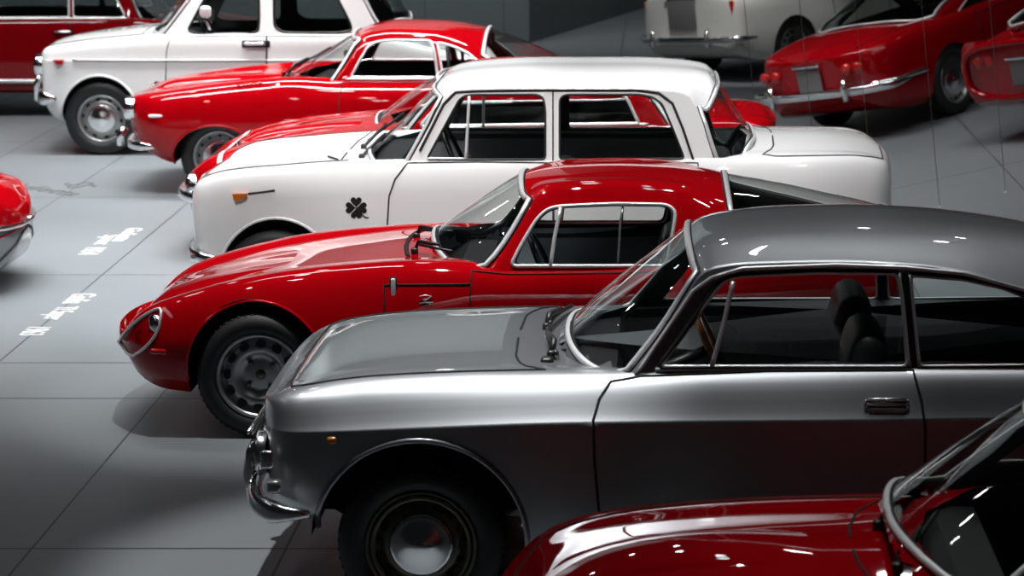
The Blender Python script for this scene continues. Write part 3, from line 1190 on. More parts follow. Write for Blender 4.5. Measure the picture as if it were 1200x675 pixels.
    for loop in ([(-.028, .016), (.0, .022), (.026, .018), (-.016, -.016), (-.03, -.018), (.0, -.012), (.024, -.020)], [(-.016, .0), (.006, .003)]):
        mb.add(*tube([(p[0] + a, -p[1] - .004, p[2] + b) for a, b in loop], .0035, False, 6))
    mb.add(*tube([(p[0] + .01, -p[1] - .004, p[2] - .012), (p[0] + .035, -p[1] - .004, p[2] - .014)], .003, False, 6))
    mb.build('script_badge', M['bright'], c.root)
    # covered headlights
    hl = smooth_loop([(139, 409), (142, 397), (152, 384), (168, 371), (187, 361), (190, 366), (187, 384), (180, 398), (168, 410), (153, 419), (143, 420)], 1)
    uv = c.uv(L, hl, 2.2, 4.6)
    for near in (True, False):
        pts = c.pts3(L, uv, near, .006)
        cen = Vector((sum(p[0] for p in pts), sum(p[1] for p in pts), sum(p[2] for p in pts))) / len(pts)
        k = MB()
        n = len(pts)
        mid = [Vector(q) * .5 + cen * .5 for q in pts]
        cu = c.uv(L, [(164, 391)], 2.2, 4.6)
        top = Vector(c.pts3(L, cu, near, .014)[0])
        k.add([*pts, *mid, top], [(i, (i + 1) % n, n + (i + 1) % n, n + i) for i in range(n)] + [(n + i, n + (i + 1) % n, 2 * n) for i in range(n)])
        lens = k.build('headlight_cover', M['glass'], c.root)
        MB().add(*tube(pts, .0075, True, 8)).build('headlight_rim', M['alloy'], lens)
        lp = Vector(c.pts3(L, c.uv(L, [(178, 381)], 2.2, 4.6), near, -.006)[0])
        V, Fc = lathe_y([(.05, .03), (.052, 0), (.04, -.006), (.0005, -.016)], 20)
        V = [lp + Matrix.Rotation(R(-50 if near else 230), 3, 'Z') @ Vector(q) for q in V]
        MB().add(V, Fc).build('headlight', M['chrome'], lens)
    # side marker
    u, v = c.uv(L, [(186, 412)], 1.5, 4)[0]
    p = L.eval([u], [v])[0]
    MB().add(*rbox(.085, .03, .028, .012, (p[0], -p[1] + .002, p[2]), Matrix.Rotation(R(-14), 3, 'Z'))).build('side_marker', M['redlens'], c.root)
    # raised nose intake on the front lid
    p0 = S([(187, 352)], .755)[0]
    nx = p0[0]
    V, Fc = [], []
    st = [(.02, .0, .0), (-.03, .025, .0), (-.01, .05, 0), (.08, .060, 0), (.24, .050, 0), (.48, .025, 0), (.75, .005, 0)]
    ny = 13
    for dx, h, _ in st:
        for k in range(ny):
            y = (k / (ny - 1) - .5) * 2
            yy = y * (.34 - .05 * min(1, dx))
            Ux = L.U(nx + dx + .05 * y * y)
            Vs = np.linspace(4, 6, 40)
            Pp = L.eval(np.full(40, Ux), Vs)
            o = np.argsort(Pp[:, 1])
            zz = float(np.interp(abs(yy), Pp[o, 1], Pp[o, 2]))
            e = max(0, 1 - abs(y) ** 4)
            V.append((nx + dx + .05 * y * y, yy, zz - .008 + h * e))
    for i in range(len(st) - 1):
        for k in range(ny - 1):
            Fc.append((i * ny + k, (i + 1) * ny + k, (i + 1) * ny + k + 1, i * ny + k + 1))
    obj('nose_intake', V, Fc, M['red'], c.root)
    MB().add(*rbox(.02, .50, .04, .009, (nx - .012, 0, V[ny + 6][2] - .03))).build('intake_mouth', M['gap'], c.root)
    # cowl lip and wipers
    zc0 = float(L.zc(np.array([xb]))[0])
    for y0 in (-.34, .10):
        base = Vector((xb - .05 + .3 * y0 * y0, y0, zc0 + .0))
        c.wiper([base + Vector((.03, -.04, .04)), base + Vector((.20, -.20, .035 if y0 < 0 else .06))], arm=[base, base + Vector((.02, 0, .05)), base + Vector((.13, -.12, .055))])
    MB().add(*tube([(xb - .08 + .25 * y * y, y, zc0 - .006 - .05 * y * y) for y in np.linspace(-.40, .40, 15)], .012, False, 8)).build('cowl_lip', M['gap'], c.root)
    c.interior(xb + .1, tail - 1.1, .18, float(fz(xb + .5)), .5, wheel='black', wx=.52, wz=-.02, bench=False, rim_r=.18, seat_top=-.12)
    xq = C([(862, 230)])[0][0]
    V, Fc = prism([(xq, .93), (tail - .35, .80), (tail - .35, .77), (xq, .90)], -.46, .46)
    MB().add(V, Fc).build('reflection_panel', mat('pale_reflection_grey', (.72, .73, .74, 1), .6), c.root, False)  # added pale panel, stands in for white reflections in the rear glass
    for sg in (-1, 1):
        MB().add(*tube([(tail - .02, sg * .5, .66 + .001)] + [(tail + .005, sg * .5, .66)], .05, False, 16)).build('tail_lamp', M['redlens'], c.root)
    return c


# ------------------------------------------------- white sedan with clover
def clover_shape(r):
    loops = []
    heart = []
    for k in range(28):
        g = 2 * math.pi * k / 28
        x = 16 * math.sin(g) ** 3
        y = 13 * math.cos(g) - 5 * math.cos(2 * g) - 2 * math.cos(3 * g) - math.cos(4 * g)
        heart.append((x / 17 * .56 * r, (y + 17) / 29 * r))
    for q in range(4):
        a = q * math.pi / 2
        loops.append([(x * math.cos(a) - y * math.sin(a), x * math.sin(a) + y * math.cos(a)) for x, y in heart])
    st = [(0, 0), (.35, -.45), (.62, -.82), (.85, -.98), (1.15, -1.0), (1.15, -.86), (.9, -.86), (.72, -.74), (.45, -.40), (.05, .05)]
    loops.append([(x * r, y * r) for x, y in st])
    return loops


def white_sedan():
    c = Car('sedan', 'white four-door sedan with dark four-leaf clover emblem on the front wing', 640, 15.04, .78, M['white'])
    c.trim = 'trim_mid'
    S, C = c.side, c.ctr
    nose = S([(216, 250)], .15)[0][0]
    tail = S([(1051, 230)], .2)[0][0]
    zs = S([(216, 238), (222, 226), (236, 213), (262, 204), (330, 197), (400, 192), (470, 190), (640, 189), (810, 189), (900, 189), (1000, 188), (1040, 198), (1051, 215)], .07)
    zc = C([(219, 232), (226, 213), (240, 203), (262, 194), (300, 187), (350, 181), (430, 176), (640, 170), (860, 160), (893, 157), (960, 158), (1010, 163), (1032, 171), (1042, 184), (1046, 200)])
    zm = S([(216, 252), (260, 242), (330, 234), (460, 230), (640, 229), (900, 228), (1051, 232)])
    zb = S([(216, 283), (224, 298), (240, 310), (262, 320)], .1) + [(nose + .6, .21), (tail - .6, .21), (tail - .2, .3), (tail, .42)]
    fz = pchip(zs)
    L = Lower(nose, tail, .78, zb, zm, zs, zc, rn=.22, rt=.22, pn=3.2, pt=3.2,
              plan=[(nose, .93), (nose + .4, .975), (nose + 1.2, 1), (tail - 1.2, 1), (tail, .93)], ws=[(nose, .95), (nose + .8, .92), (tail, .92)], wh=.66, hz=.62, corners=(1,), tuck=.86, side=.975)
    wz = .31
    ax = S([(321, 333)])[0][0]
    rx = ax + 2.55
    AR = [(ax + .02, wz + .01, .345, .375), (rx, wz + .02, .33, .30)]
    d1 = c.uv(L, [(478, 191), (463, 210), (456, 230), (454, 262), (456, 330), (648, 330), (648, 191), (560, 190)], 1.2, 4.0)
    d2 = c.uv(L, [(649, 191), (649, 330), (770, 330), (795, 290), (818, 240), (818, 191), (730, 190)], 1.2, 4.0)
    cw = C([(430, 176)])[0][0]
    hood = [(L.U(nose + .05), 6), (L.U(nose + .06), 5.2), (L.U(nose + .10), 4.5), (L.U(nose + .26), 4.30), (L.U(nose + .7), 4.30), (L.U(cw - .03), 4.30), (L.U(cw - .06), 4.6), (L.U(cw - .10), 5.2), (L.U(cw - .11), 6)]
    tx = C([(893, 157)])[0][0]
    trunk = [(L.U(tx + .06), 6), (L.U(tx + .05), 5.2), (L.U(tx - .02), 4.4), (L.U(tx + .05), 4.25), (L.U(tail - .2), 4.25), (L.U(tail - .08), 4.5), (L.U(tail - .06), 6)]
    c.lower_body(L, AR, [d1, d2], (cw + .11, tx - .14, 4.2, 5.0), hood=hood, trunk=trunk, gap=.005)
    for a in AR:
        c.arch_lip(L, *a, .009, M['white'])
    c.wheels([ax, rx], wz, .31, .20, 'disc', .665)
    zF = S([(420, 290), (478, 193), (500, 152), (520, 114), (530, 107), (560, 105), (640, 104), (740, 104), (790, 106), (808, 112), (818, 130), (836, 188), (860, 260)], .17)
    zcl = C([(424, 185), (432, 178), (470, 143), (514, 97), (526, 84), (560, 77), (640, 73), (740, 73), (800, 76), (830, 82), (842, 98), (862, 130), (888, 168), (894, 178)])
    g0, g1 = zcl[0][0], zcl[-1][0]
    fb = [(x, float(fz(x)) - .05) for x in np.linspace(g0, g1, 12)]
    G = Green(g0, g1, [(g0, .70), (g0 + .7, .72), (g1 - .7, .72), (g1, .66)], fb, zF, zcl, tum=.24, crown=.88, mid=.72)
    w1 = [(500, 187), (520, 150), (538, 117), (545, 112), (560, 111), (630, 111), (637, 115), (639, 130), (639, 187)]
    w2 = [(656, 187), (656, 116), (662, 111), (750, 111), (765, 114), (776, 122), (788, 150), (802, 186)]
    xb, xbs = cw, S([(481, 189)], .1)[0][0]
    xh, xhs = C([(514, 97)])[0][0], S([(520, 110)], .2)[0][0]
    rb, rbs = C([(888, 168)])[0][0], S([(835, 183)], .14)[0][0]
    rh, rhs = C([(840, 96)])[0][0], S([(813, 126)], .24)[0][0]
    c.greenhouse(G, [c.uv(G, rounded(w, 5), 0, 1) for w in (w1, w2)], (xb + .05, xbs + .02, xh, xhs), (rb - .03, rbs - .01, rh, rhs), frame=None, frame_r=.009, seal_r=.007, delta=.09, rdelta=.14, wframe='chrome', pw=2.8, prw=2.6)
    c.strip(G, c.uv(G, [(492, 177), (520, 122), (534, 108), (560, 106), (640, 105), (745, 105), (772, 109), (788, 121), (800, 150), (813, 189)], 0, .985, False), .008, 'seal', 'drip_gutter', .004)
    c.strip(G, c.uv(G, [(546, 187), (548, 150), (550, 113)], 0, 1, False), .010, 'chrome', 'vent_window_divider', .004)
    c.strip(G, c.uv(G, [(500, 186), (545, 186)], 0, 1, False), .007, 'chrome', 'vent_window_sill', .004)
    c.strip(G, c.uv(G, [(648, 189), (648, 106)], 0, 1, False), .0045, 'gap', 'door_frame_gap', .001)
    # emblem
    c.decal(L, c.uv(L, [(417.5, 243.5)], 1.5, 4)[0], clover_shape(.060), 'emblem', 'clover_emblem')
    # turn signal with trim spear
    u, v = c.uv(L, [(282, 229)], 2, 4.2)[0]
    p = L.eval([u], [v])[0]
    V, Fc = prism([(-.045, .012), (.04, .014), (.03, -.010), (-.03, -.028)], -.022, .02)
    MB().add([(p[0] + a, -p[1] + b - .004, p[2] + q) for a, b, q in V], Fc).build('turn_signal', M['amber'], c.root, False)
    c.strip(L, c.uv(L, [(291, 227), (322, 223)], 2, 4.3, False), .006, 'black', 'trim_spear', .002, (True,))
    # front end
    zt = float(fz(nose))
    gm = MB()
    for k in range(8):
        gm.add(*tube([(nose + .05, y, zt - .06 - .022 * k) for y in np.linspace(-.58, .58, 9)], .005))
    gm.build('grille', M['black'], c.root)
    for sg in (-1, 1):
        for dy, rr in ((.57, .075), (.40, .06)):
            V, Fc = lathe_y([(rr, .03), (rr + .010, .0), (rr, -.012), (rr * .7, -.016), (.0005, -.02)], 24)
            V = [(nose + .075 + y, sg * dy * .95 + x, zt - .14 + z) for x, y, z in V]
            MB().add(V, Fc).build('headlight', M['chrome'], c.root)
    bz = S([(235, 304)])[0][1]
    c.bumper(S([(212, 305)])[0][0] + .0, S([(262, 305)])[0][0], .77, bz, .075, .05, 3.4, 'chrome', True, 'front_bumper')
    c.bumper(tail + .05, tail - .3, .77, .46, .075, .05, 3.4, 'chrome', False, 'rear_bumper')
    c.interior(xb, tx - .15, .22, float(fz(xb + .6)), .58, wheel='black', wx=.56, rim_r=.20, seat_top=-.14)
    zc0 = float(L.zc(np.array([xb]))[0])
    for y0 in (-.36, .08):
        base = Vector((xb - .03 + .32 * y0 * y0, y0, zc0 + .01))
        c.wiper([base + Vector((.02, .06, .03)), base + Vector((.20, .42, .15))], arm=[base, base + Vector((.06, .10, .06)), base + Vector((.11, .26, .10))], r=.009)
    MB().add(*tube([(cw - .19, -.30, zc0 + .004), (cw - .12, -.42, zc0 + .002)], .007)).build('washer_slot', M['gap'], c.root)
    return c


# -------------------------------------------- low red coupe behind the white sedan
def red_notchback():
    c = Car('notchback_coupe', 'small red coupe mostly hidden behind the white clover sedan', 560, 17.45, .77, M['red'])
    S, C = c.side, c.ctr
    nose = S([(211, 225)], .3)[0][0]
    tail = C([(908, 140)])[0][0]
    zs = S([(211, 218), (220, 206), (232, 196), (265, 181), (300, 172), (380, 162), (430, 158), (500, 152), (700, 148), (850, 146), (905, 150)], .1)
    fz = pchip(zs)
    zc = C([(213, 215), (225, 200), (245, 184), (275, 167), (310, 153), (350, 145), (400, 138), (445, 135), (650, 130), (850, 119), (890, 122), (902, 130), (907, 142)])
    zm = S([(211, 228), (300, 195), (450, 180), (700, 178), (905, 178)])
    zb = [(nose, .36), (nose + .1, .27), (nose + .5, .21), (tail - .5, .21), (tail, .36)]
    L = Lower(nose, tail, .77, zb, zm, zs, zc, rn=.40, rt=.25, pn=2.3, pt=3, plan=[(nose, .93), (nose + .8, 1), (tail - 1, 1), (tail, .9)],
              ws=[(nose, .88), (tail, .9)], wh=[(nose, .42), (tail, .6)], hz=[(nose, .6), (tail, .65)])
    wz, ax = .30, nose + .72
    AR = [(ax, wz + .02, .34, .33), (ax + 2.38, wz + .02, .33, .31)]
    door = c.uvm(L, [(nose + 1.35, .84), (nose + 1.33, .30), (nose + 2.35, .30), (nose + 2.4, .84)], 1.2, 4)
    cw = C([(445, 135)])[0][0]
    c.lower_body(L, AR, [door], (cw + .15, tail - .75, 4.3, 5.0))
    c.wheels([ax, ax + 2.38], wz, .30, .195, 'disc', .65)
    zF = S([(440, 230), (478, 158), (510, 118), (535, 96), (560, 90), (640, 88), (720, 92), (752, 106), (775, 135), (790, 160), (812, 220)], .2)
    zcl = C([(436, 142), (445, 135), (480, 108), (515, 88), (545, 80), (620, 77), (700, 78), (760, 84), (800, 95), (850, 115), (876, 124), (884, 130)])
    g0, g1 = zcl[0][0], zcl[-1][0]
    fb = [(x, float(fz(x)) - .05) for x in np.linspace(g0, g1, 10)]
    G = Green(g0, g1, [(g0, .69), (g1 - .6, .70), (g1, .6)], fb, zF, zcl, tum=.36, crown=.8, mid=.6, corners=())
    w1 = [(492, 148), (520, 116), (542, 101), (560, 97), (650, 96), (700, 98), (722, 103), (735, 116), (749, 145)]
    c.greenhouse(G, [c.uv(G, rounded(w1, 4), 0, 1)], (cw, S([(476, 155)], .14)[0][0], C([(515, 88)])[0][0], S([(530, 101)], .25)[0][0]),
                 (C([(876, 124)])[0][0], S([(800, 150)], .2)[0][0], C([(770, 87)])[0][0], S([(752, 112)], .27)[0][0]), frame='chrome', frame_r=.012, seal_r=.006, rdelta=.14, pw=2.4, prw=2.2)
    c.strip(L, c.uv(L, [(470, 151), (560, 149), (700, 147.5), (760, 146)], 3, 4.3, False), .010, 'chrome', 'belt_trim', .004)
    # raised ridge along the bonnet and the scoop behind it
    mb = MB()
    x0 = C([(288, 163)])[0][0]
    pts = []
    for k in range(14):
        x = x0 + (cw - .1 - x0) * k / 13
        pts.append((x, -.22, float(L.zc(np.array([x]))[0]) - .03))
    V, Fc = [], []
    for i, (x, y, z) in enumerate(pts):
        h = .055 * min(1, (i + .8) / 2.5) * (1 - .5 * i / 13)
        for k in range(9):
            g = math.pi * k / 8
            V.append((x, y + .15 * math.cos(g), z - .02 + (h + .02) * math.sin(g)))
    for i in range(len(pts) - 1):
        for k in range(8):
            Fc.append((i * 9 + k, i * 9 + k + 1, (i + 1) * 9 + k + 1, (i + 1) * 9 + k))
    Fc.append(tuple(range(8, -1, -1)))
    obj('bonnet_scoop', V, Fc, M['red'], c.root)
    MB().add(*rbox(.03, .2, .05, .02, (pts[0][0] - .012, -.22, pts[0][2] + .012))).build('scoop_mouth', M['chrome'], c.root)
    # pale painted band over the nose
    u0 = S([(261, 187)], .2)[0][0]
    us = [L.U(u0 - .018), L.U(u0 + .018)]
    V, Fc = [], []
    n = 26
    for i, u in enumerate(us):
        vs = np.linspace(3.6, 6, n)
        Q = L.eval(np.full(n, u), vs) + L.normal(np.full(n, u), vs) * .003
        V += [(q[0], -q[1], q[2]) for q in Q] + [(q[0], q[1], q[2]) for q in Q[::-1]][1:]
    k = len(V) // 2
    Fc = [(i, i + 1, k + i + 1, k + i) for i in range(k - 1)]
    obj('nose_band', V, Fc, M['bright'], c.root)
    for sg in (-1, 1):
        pz = float(fz(nose + .1)) - .10
        V, Fc = lathe_y([(.08, .06), (.09, .0), (.07, -.02), (.0005, -.04)], 20)
        MB().add([(nose + .075 + y, sg * .50 + x, pz + z) for x, y, z in V], Fc).build('headlight', M['chrome'], c.root)
        c_ = MB().add(*rbox(.04, .05, .14, .015, (tail - .05, sg * .58, float(fz(tail)) - .10)))
        c_.build('tail_lamp', M['redlens'], c.root)
    c.bumper(nose - .03, nose + .3, .70, .42, .07, .05, 2.6, 'chrome', True, 'front_bumper')
    c.bumper(tail + .04, tail - .3, .70, .45, .07, .05, 2.8, 'chrome', False, 'rear_bumper')
    c.interior(cw + .05, tail - .9, .2, float(fz(cw + .5)), .5, wheel='black', wx=.5, bench=False, seat_top=-.2)
    return c


# ------------------------------------------- red streamlined coupe, mid left
def red_streamliner():
    c = Car('streamlined_coupe', 'red streamlined coupe with sloping tail between the two white sedans', 440, 20.45, .83, M['red'])
    S, C = c.side, c.ctr
    nose = S([(142, 130)], .3)[0][0]
    tail = C([(735, 118)])[0][0]
    zs = S([(142, 124), (147, 119), (160, 115), (200, 108), (250, 101), (300, 96), (340, 93), (400, 95), (520, 95), (600, 96), (735, 110)], .12)
    fz = pchip(zs)
    zc = C([(144, 122), (152, 113), (180, 103), (230, 95), (290, 90), (340, 87), (500, 80), (620, 72), (670, 79), (735, 112)])
    zm = S([(142, 133), (180, 136), (260, 130), (400, 126), (600, 126), (735, 130)])
    zb = S([(142, 148), (150, 164), (170, 178), (205, 192)], .1) + [(nose + .9, .20), (tail - .8, .20), (tail, .5)]
    L = Lower(nose, tail, .83, zb, zm, zs, zc, rn=.42, rt=.5, pn=2.5, pt=2.2, plan=[(nose, .93), (nose + .7, 1), (tail - 1.4, 1), (tail, .8)],
              ws=[(nose, .90), (nose + 1, .86), (tail, .85)], wh=[(nose, .45), (tail, .5)], hz=[(nose, .55), (tail, .65)], side=.97, tuck=.86)
    wz = .305
    ax = S([(255, 183)])[0][0]
    AR = [(ax - .02, wz - .02, .34, .27), (ax + 2.25, wz, .33, .25)]
    door = c.uv(L, [(400, 97), (396, 130), (396, 190), (518, 190), (522, 97)], 1.2, 4)
    cw = C([(340, 87)])[0][0]
    c.lower_body(L, AR, [door], (cw + .15, tail - 1.1, 4.3, 5.0))
    c.wheels([ax, ax + 2.25], wz, .305, .20, 'disc', .68)
    for a in AR:
        c.arch_lip(L, *a, .010, M['red'])
    zF = S([(330, 190), (392, 96), (406, 74), (420, 51), (432, 45), (460, 42), (505, 44), (535, 52), (560, 65), (585, 84), (610, 110), (670, 150)], .24)
    zcl = C([(334, 92), (340, 87), (365, 70), (395, 51), (418, 37), (435, 29), (470, 24), (520, 25), (560, 31), (575, 34), (620, 50), (660, 69), (672, 78)])
    g0, g1 = zcl[0][0], zcl[-1][0]
    fb = [(x, float(fz(x)) - .05) for x in np.linspace(g0, g1, 10)]
    G = Green(g0, g1, [(g0, .72), (g1 - .7, .72), (g1, .58)], fb, zF, zcl, tum=.45, crown=.76, mid=.6, corners=())
    w1 = [(411, 91), (421, 72), (431, 55), (441, 49), (460, 47), (505, 48), (509, 60), (513, 91)]
    w2 = [(519, 91), (515, 64), (512, 50), (530, 54), (548, 62), (560, 72), (572, 90)]
    c.greenhouse(G, [c.uv(G, rounded(w, 4), 0, 1) for w in (w1, w2)], (cw, S([(394, 94)], .12)[0][0], C([(418, 37)])[0][0], S([(423, 49)], .25)[0][0]),
                 (C([(664, 72)])[0][0], S([(590, 92)], .2)[0][0], C([(573, 34)])[0][0], S([(566, 66)], .3)[0][0]), frame='chrome', frame_r=.011, seal_r=.006, rdelta=.14, pw=2.4)
    c.strip(G, c.uv(G, [(405, 93), (460, 93), (580, 92)], 0, 1, False), .010, 'chrome', 'belt_trim', .004)
    c.strip(G, c.uv(G, [(527, 91), (524, 54)], 0, 1, False), .016, 'seal', 'window_bar', -.01)
    # bonnet ridge
    x0 = C([(187, 101)])[0][0]
    V, Fc, n = [], [], 14
    for i in range(n):
        x = x0 + (cw - .05 - x0) * i / (n - 1)
        z = float(L.zc(np.array([x]))[0])
        h = .05 * min(1, (i + .6) / 2) * (1 - .6 * i / (n - 1))
        for k in range(9):
            g = math.pi * k / 8
            V.append((x, .17 * math.cos(g), z - .02 + (h + .02) * math.sin(g)))
    for i in range(n - 1):
        for k in range(8):
            Fc.append((i * 9 + k, i * 9 + k + 1, (i + 1) * 9 + k + 1, (i + 1) * 9 + k))
    Fc.append(tuple(range(8, -1, -1)))
    obj('bonnet_ridge', V, Fc, M['red'], c.root)
    for k in range(6):
        u, v = c.uv(L, [(280 + 5 * k, 99.5 - .5 * k)], 3.8, 5)[0]
        q = c.pts3(L, [(u, v)], True, .002)[0]
        MB().add(*rbox(.02, .05, .012, .005, q)).build('bonnet_louvre', M['redlens'], c.root)
    u, v = c.uv(L, [(183, 136)], 2, 4)[0]
    p = L.eval([u], [v])[0]
    MB().add(*rbox(.12, .02, .022, .008, (p[0], -p[1] - .002, p[2]))).build('side_marker', M['bright'], c.root)
    for sg in (-1, 1):
        pz = float(fz(nose + .1)) - .08
        V, Fc = lathe_y([(.085, .06), (.095, .0), (.08, -.02), (.0005, -.04)], 20)
        MB().add([(nose + .06 + y, sg * .56 + x, pz + z) for x, y, z in V], Fc).build('headlight', M['chrome'], c.root)
        MB().add(*rbox(.05, .06, .12, .02, (tail - .12, sg * .36, .62))).build('tail_lamp', M['redlens'], c.root)
    bz = S([(160, 174)])[0][1]
    c.bumper(S([(136, 174)])[0][0], S([(188, 174)])[0][0], .74, bz, .07, .05, 2.8, 'chrome', True, 'front_bumper')
    MB().add(*tube([(nose + .02, -.5, bz + .12), (nose - .02, -.5, bz + .06), (nose - .02, -.5, bz - .02)], .03, False, 10)).build('overrider', M['chrome'], c.root)
    for yv in (.5,):
        MB().add(*tube([(nose + .02, yv, bz + .12), (nose - .02, yv, bz + .06), (nose - .02, yv, bz - .02)], .03, False, 10)).build('overrider', M['chrome'], c.root)
    zc0 = float(L.zc(np.array([cw]))[0])
    base = Vector((cw + .02, -.30, zc0 + .02))
    c.wiper([base + Vector((.03, .1, .05)), base + Vector((.32, .25, .20))], arm=[base, base + Vector((.05, .05, .08)), base + Vector((.15, .15, .12))], r=.012)
    c.interior(cw + .15, tail - 1.4, .2, float(fz(cw + .5)), .5, wheel='black', wx=.42, wz=.02, bench=False, seat_top=-.2)
    return c


# -------------------------------------------------- small white sedan, upper left
def small_white_sedan():
    c = Car('sedan', 'small white sedan with chrome hubcap and side crease at upper left', 260, 22.74, .77, M['white'])
    S, C = c.side, c.ctr
    nose = S([(42, 70)], .12)[0][0]
    tail = nose + 4.0
    zs = S([(42, 66), (50, 60), (80, 54), (130, 48), (195, 43), (320, 41), (420, 42)], .06) + [(tail - .3, .84), (tail, .76)]
    fz = pchip(zs)
    zc = C([(44, 60), (60, 51), (80, 43), (130, 36), (190, 31), (400, 32)]) + [(tail - .8, .93), (tail - .2, .88), (tail, .78)]
    zm = S([(42, 71), (200, 71), (420, 71)]) + [(tail, .66)]
    zb = S([(42, 110), (50, 122), (60, 134), (70, 140)], .1) + [(nose + .6, .22), (tail - .5, .22), (tail, .42)]
    L = Lower(nose, tail, .77, zb, zm, zs, zc, rn=.16, rt=.25, pn=3.0, pt=3, plan=[(nose, .95), (nose + .5, .985), (nose + 1.2, 1), (tail - 1, 1), (tail, .92)],
              ws=[(nose, .95), (tail, .94)], wh=.62, hz=.6, corners=(1, 3), side=.99, tuck=.88)
    wz = .32
    ax = S([(118, 139)])[0][0]
    AR = [(ax - .005, wz, .345, .375), (ax + 2.38, wz, .33, .32)]
    d1 = c.uv(L, [(212, 43), (199, 47), (195, 60), (194, 100), (198, 150), (312, 150), (312, 42)], 1.2, 4)
    d2 = c.uv(L, [(313, 42), (313, 150), (405, 150), (425, 100), (430, 43)], 1.2, 4)
    cw = C([(190, 31)])[0][0]
    hood = [(L.U(nose + .06), 6), (L.U(nose + .08), 5), (L.U(nose + .14), 4.5), (L.U(nose + .8), 4.4), (L.U(cw - .04), 4.4), (L.U(cw - .08), 5), (L.U(cw - .09), 6)]
    c.lower_body(L, AR, [d1, d2], (cw + .15, tail - .9, 4.25, 4.9), hood=hood)
    for a in AR:
        c.arch_lip(L, *a, .010, M['white'])
    c.wheels([ax, ax + 2.38], wz, .32, .205, 'cap', .66)
    zF = S([(160, 90), (196, 38), (215, 12), (238, -20), (250, -34), (290, -40), (360, -40), (395, -32), (420, -8), (436, 22), (450, 45), (470, 90)], .15)
    zcl = C([(184, 36), (190, 31), (215, -2), (240, -36), (255, -50), (300, -57), (370, -56), (420, -48), (452, -20), (478, 20), (486, 34)])
    g0, g1 = zcl[0][0], zcl[-1][0]
    fb = [(x, float(fz(x)) - .05) for x in np.linspace(g0, g1, 10)]
    G = Green(g0, g1, [(g0, .70), (g1 - .6, .71), (g1, .62)], fb, zF, zcl, tum=.22, crown=.85, mid=.68)
    w1 = smooth_loop([(218, 40), (228, 20), (246, -12), (256, -24), (296, -24), (303, -16), (304, 30), (300, 40), (270, 41)], 1)
    w2 = smooth_loop([(322, 38), (321, 10), (321, -18), (328, -25), (375, -25), (390, -12), (402, 10), (413, 32), (408, 38), (360, 39)], 1)
    c.greenhouse(G, [c.uv(G, rounded(w, 4), 0, 1) for w in (w1, w2)], (cw, S([(195, 38)], .08)[0][0], C([(238, -33)])[0][0], S([(240, -20)], .2)[0][0]),
                 (C([(480, 24)])[0][0], S([(440, 30)], .15)[0][0], C([(440, -33)])[0][0], S([(420, -10)], .22)[0][0]), frame=None, frame_r=.011, seal_r=.012, wframe='chrome', pw=2.6)
    c.strip(L, c.uv(L, [(85, 70.5), (196, 71), (312, 71), (430, 71)], 2.4, 3.6, False), .008, 'steel', 'side_moulding', .002)
    u, v = c.uv(L, [(300, 51)], 3, 4)[0]
    p = L.eval([u], [v])[0]
    MB().add(*tube([(p[0] - .1, -p[1] - .004, p[2]), (p[0] - .08, -p[1] - .028, p[2]), (p[0] + .06, -p[1] - .028, p[2]), (p[0] + .08, -p[1] - .004, p[2])], .016, False, 8)).build('door_handle', M['chrome'], c.door_objs[0])
    MB().add(*rbox(.24, .012, .06, .005, (p[0], -p[1] - .002, p[2] - .004))).build('handle_recess', M['seal'], c.door_objs[0])
    u, v = c.uv(L, [(69, 72)], 2, 4)[0]
    p = L.eval([u], [v])[0]
    V, Fc = prism([(-.05, .015), (.05, .015), (.03, -.025), (-.02, -.025)], -.02, .02)
    MB().add([(p[0] + a, -p[1] + b, p[2] + q) for a, b, q in V], Fc).build('turn_signal', M['redlens'], c.root, False)
    # door mirror
    X, Z = c.side([(240, 14)], .0)[0]
    mb = MB().add(*rbox(.10, .06, .10, .03, (X, -.74, Z)))
    mb.build('door_mirror', M['bright'], c.root)
    MB().add(*tube([(X, -.74, Z - .03), (X + .03, -.72, Z - .16)], .012, False, 8)).build('mirror_stem', M['chrome'], c.root)
    bz = S([(50, 116)])[0][1]
    c.bumper(S([(38, 116)])[0][0], S([(66, 116)])[0][0], .77, bz, .12, .06, 3.2, 'chrome', True, 'front_bumper')
    for sg in (-1, 1):
        pz = float(fz(nose)) - .09
        V, Fc = lathe_y([(.09, .05), (.10, .0), (.09, -.02), (.0005, -.04)], 22)
        MB().add([(nose + .0 + y, sg * .56 + x, pz + z) for x, y, z in V], Fc).build('headlight', M['chrome'], c.root)
        MB().add(*tube([(nose - .02, sg * .4, bz + .16), (nose - .06, sg * .4, bz + .10), (nose - .06, sg * .4, bz - .06)], .03, False, 10)).build('overrider', M['chrome'], c.root)
        MB().add(*rbox(.05, .06, .16, .02, (tail - .05, sg * .6, .70))).build('tail_lamp', M['redlens'], c.root)
    gm = MB()
    for k in range(6):
        gm.add(*tube([(nose - .012, y, pz + .05 - .03 * k) for y in np.linspace(-.4, .4, 7)], .006))
    gm.build('grille', M['black'], c.root)
    c.bumper(tail + .05, tail - .3, .75, .46, .1, .06, 3, 'chrome', False, 'rear_bumper')
    c.interior(cw + .05, tail - .8, .25, float(fz(cw + .6)), .55, wheel='black', wx=.42, wz=.02, rim_r=.2, seat_top=-.2)
    return c


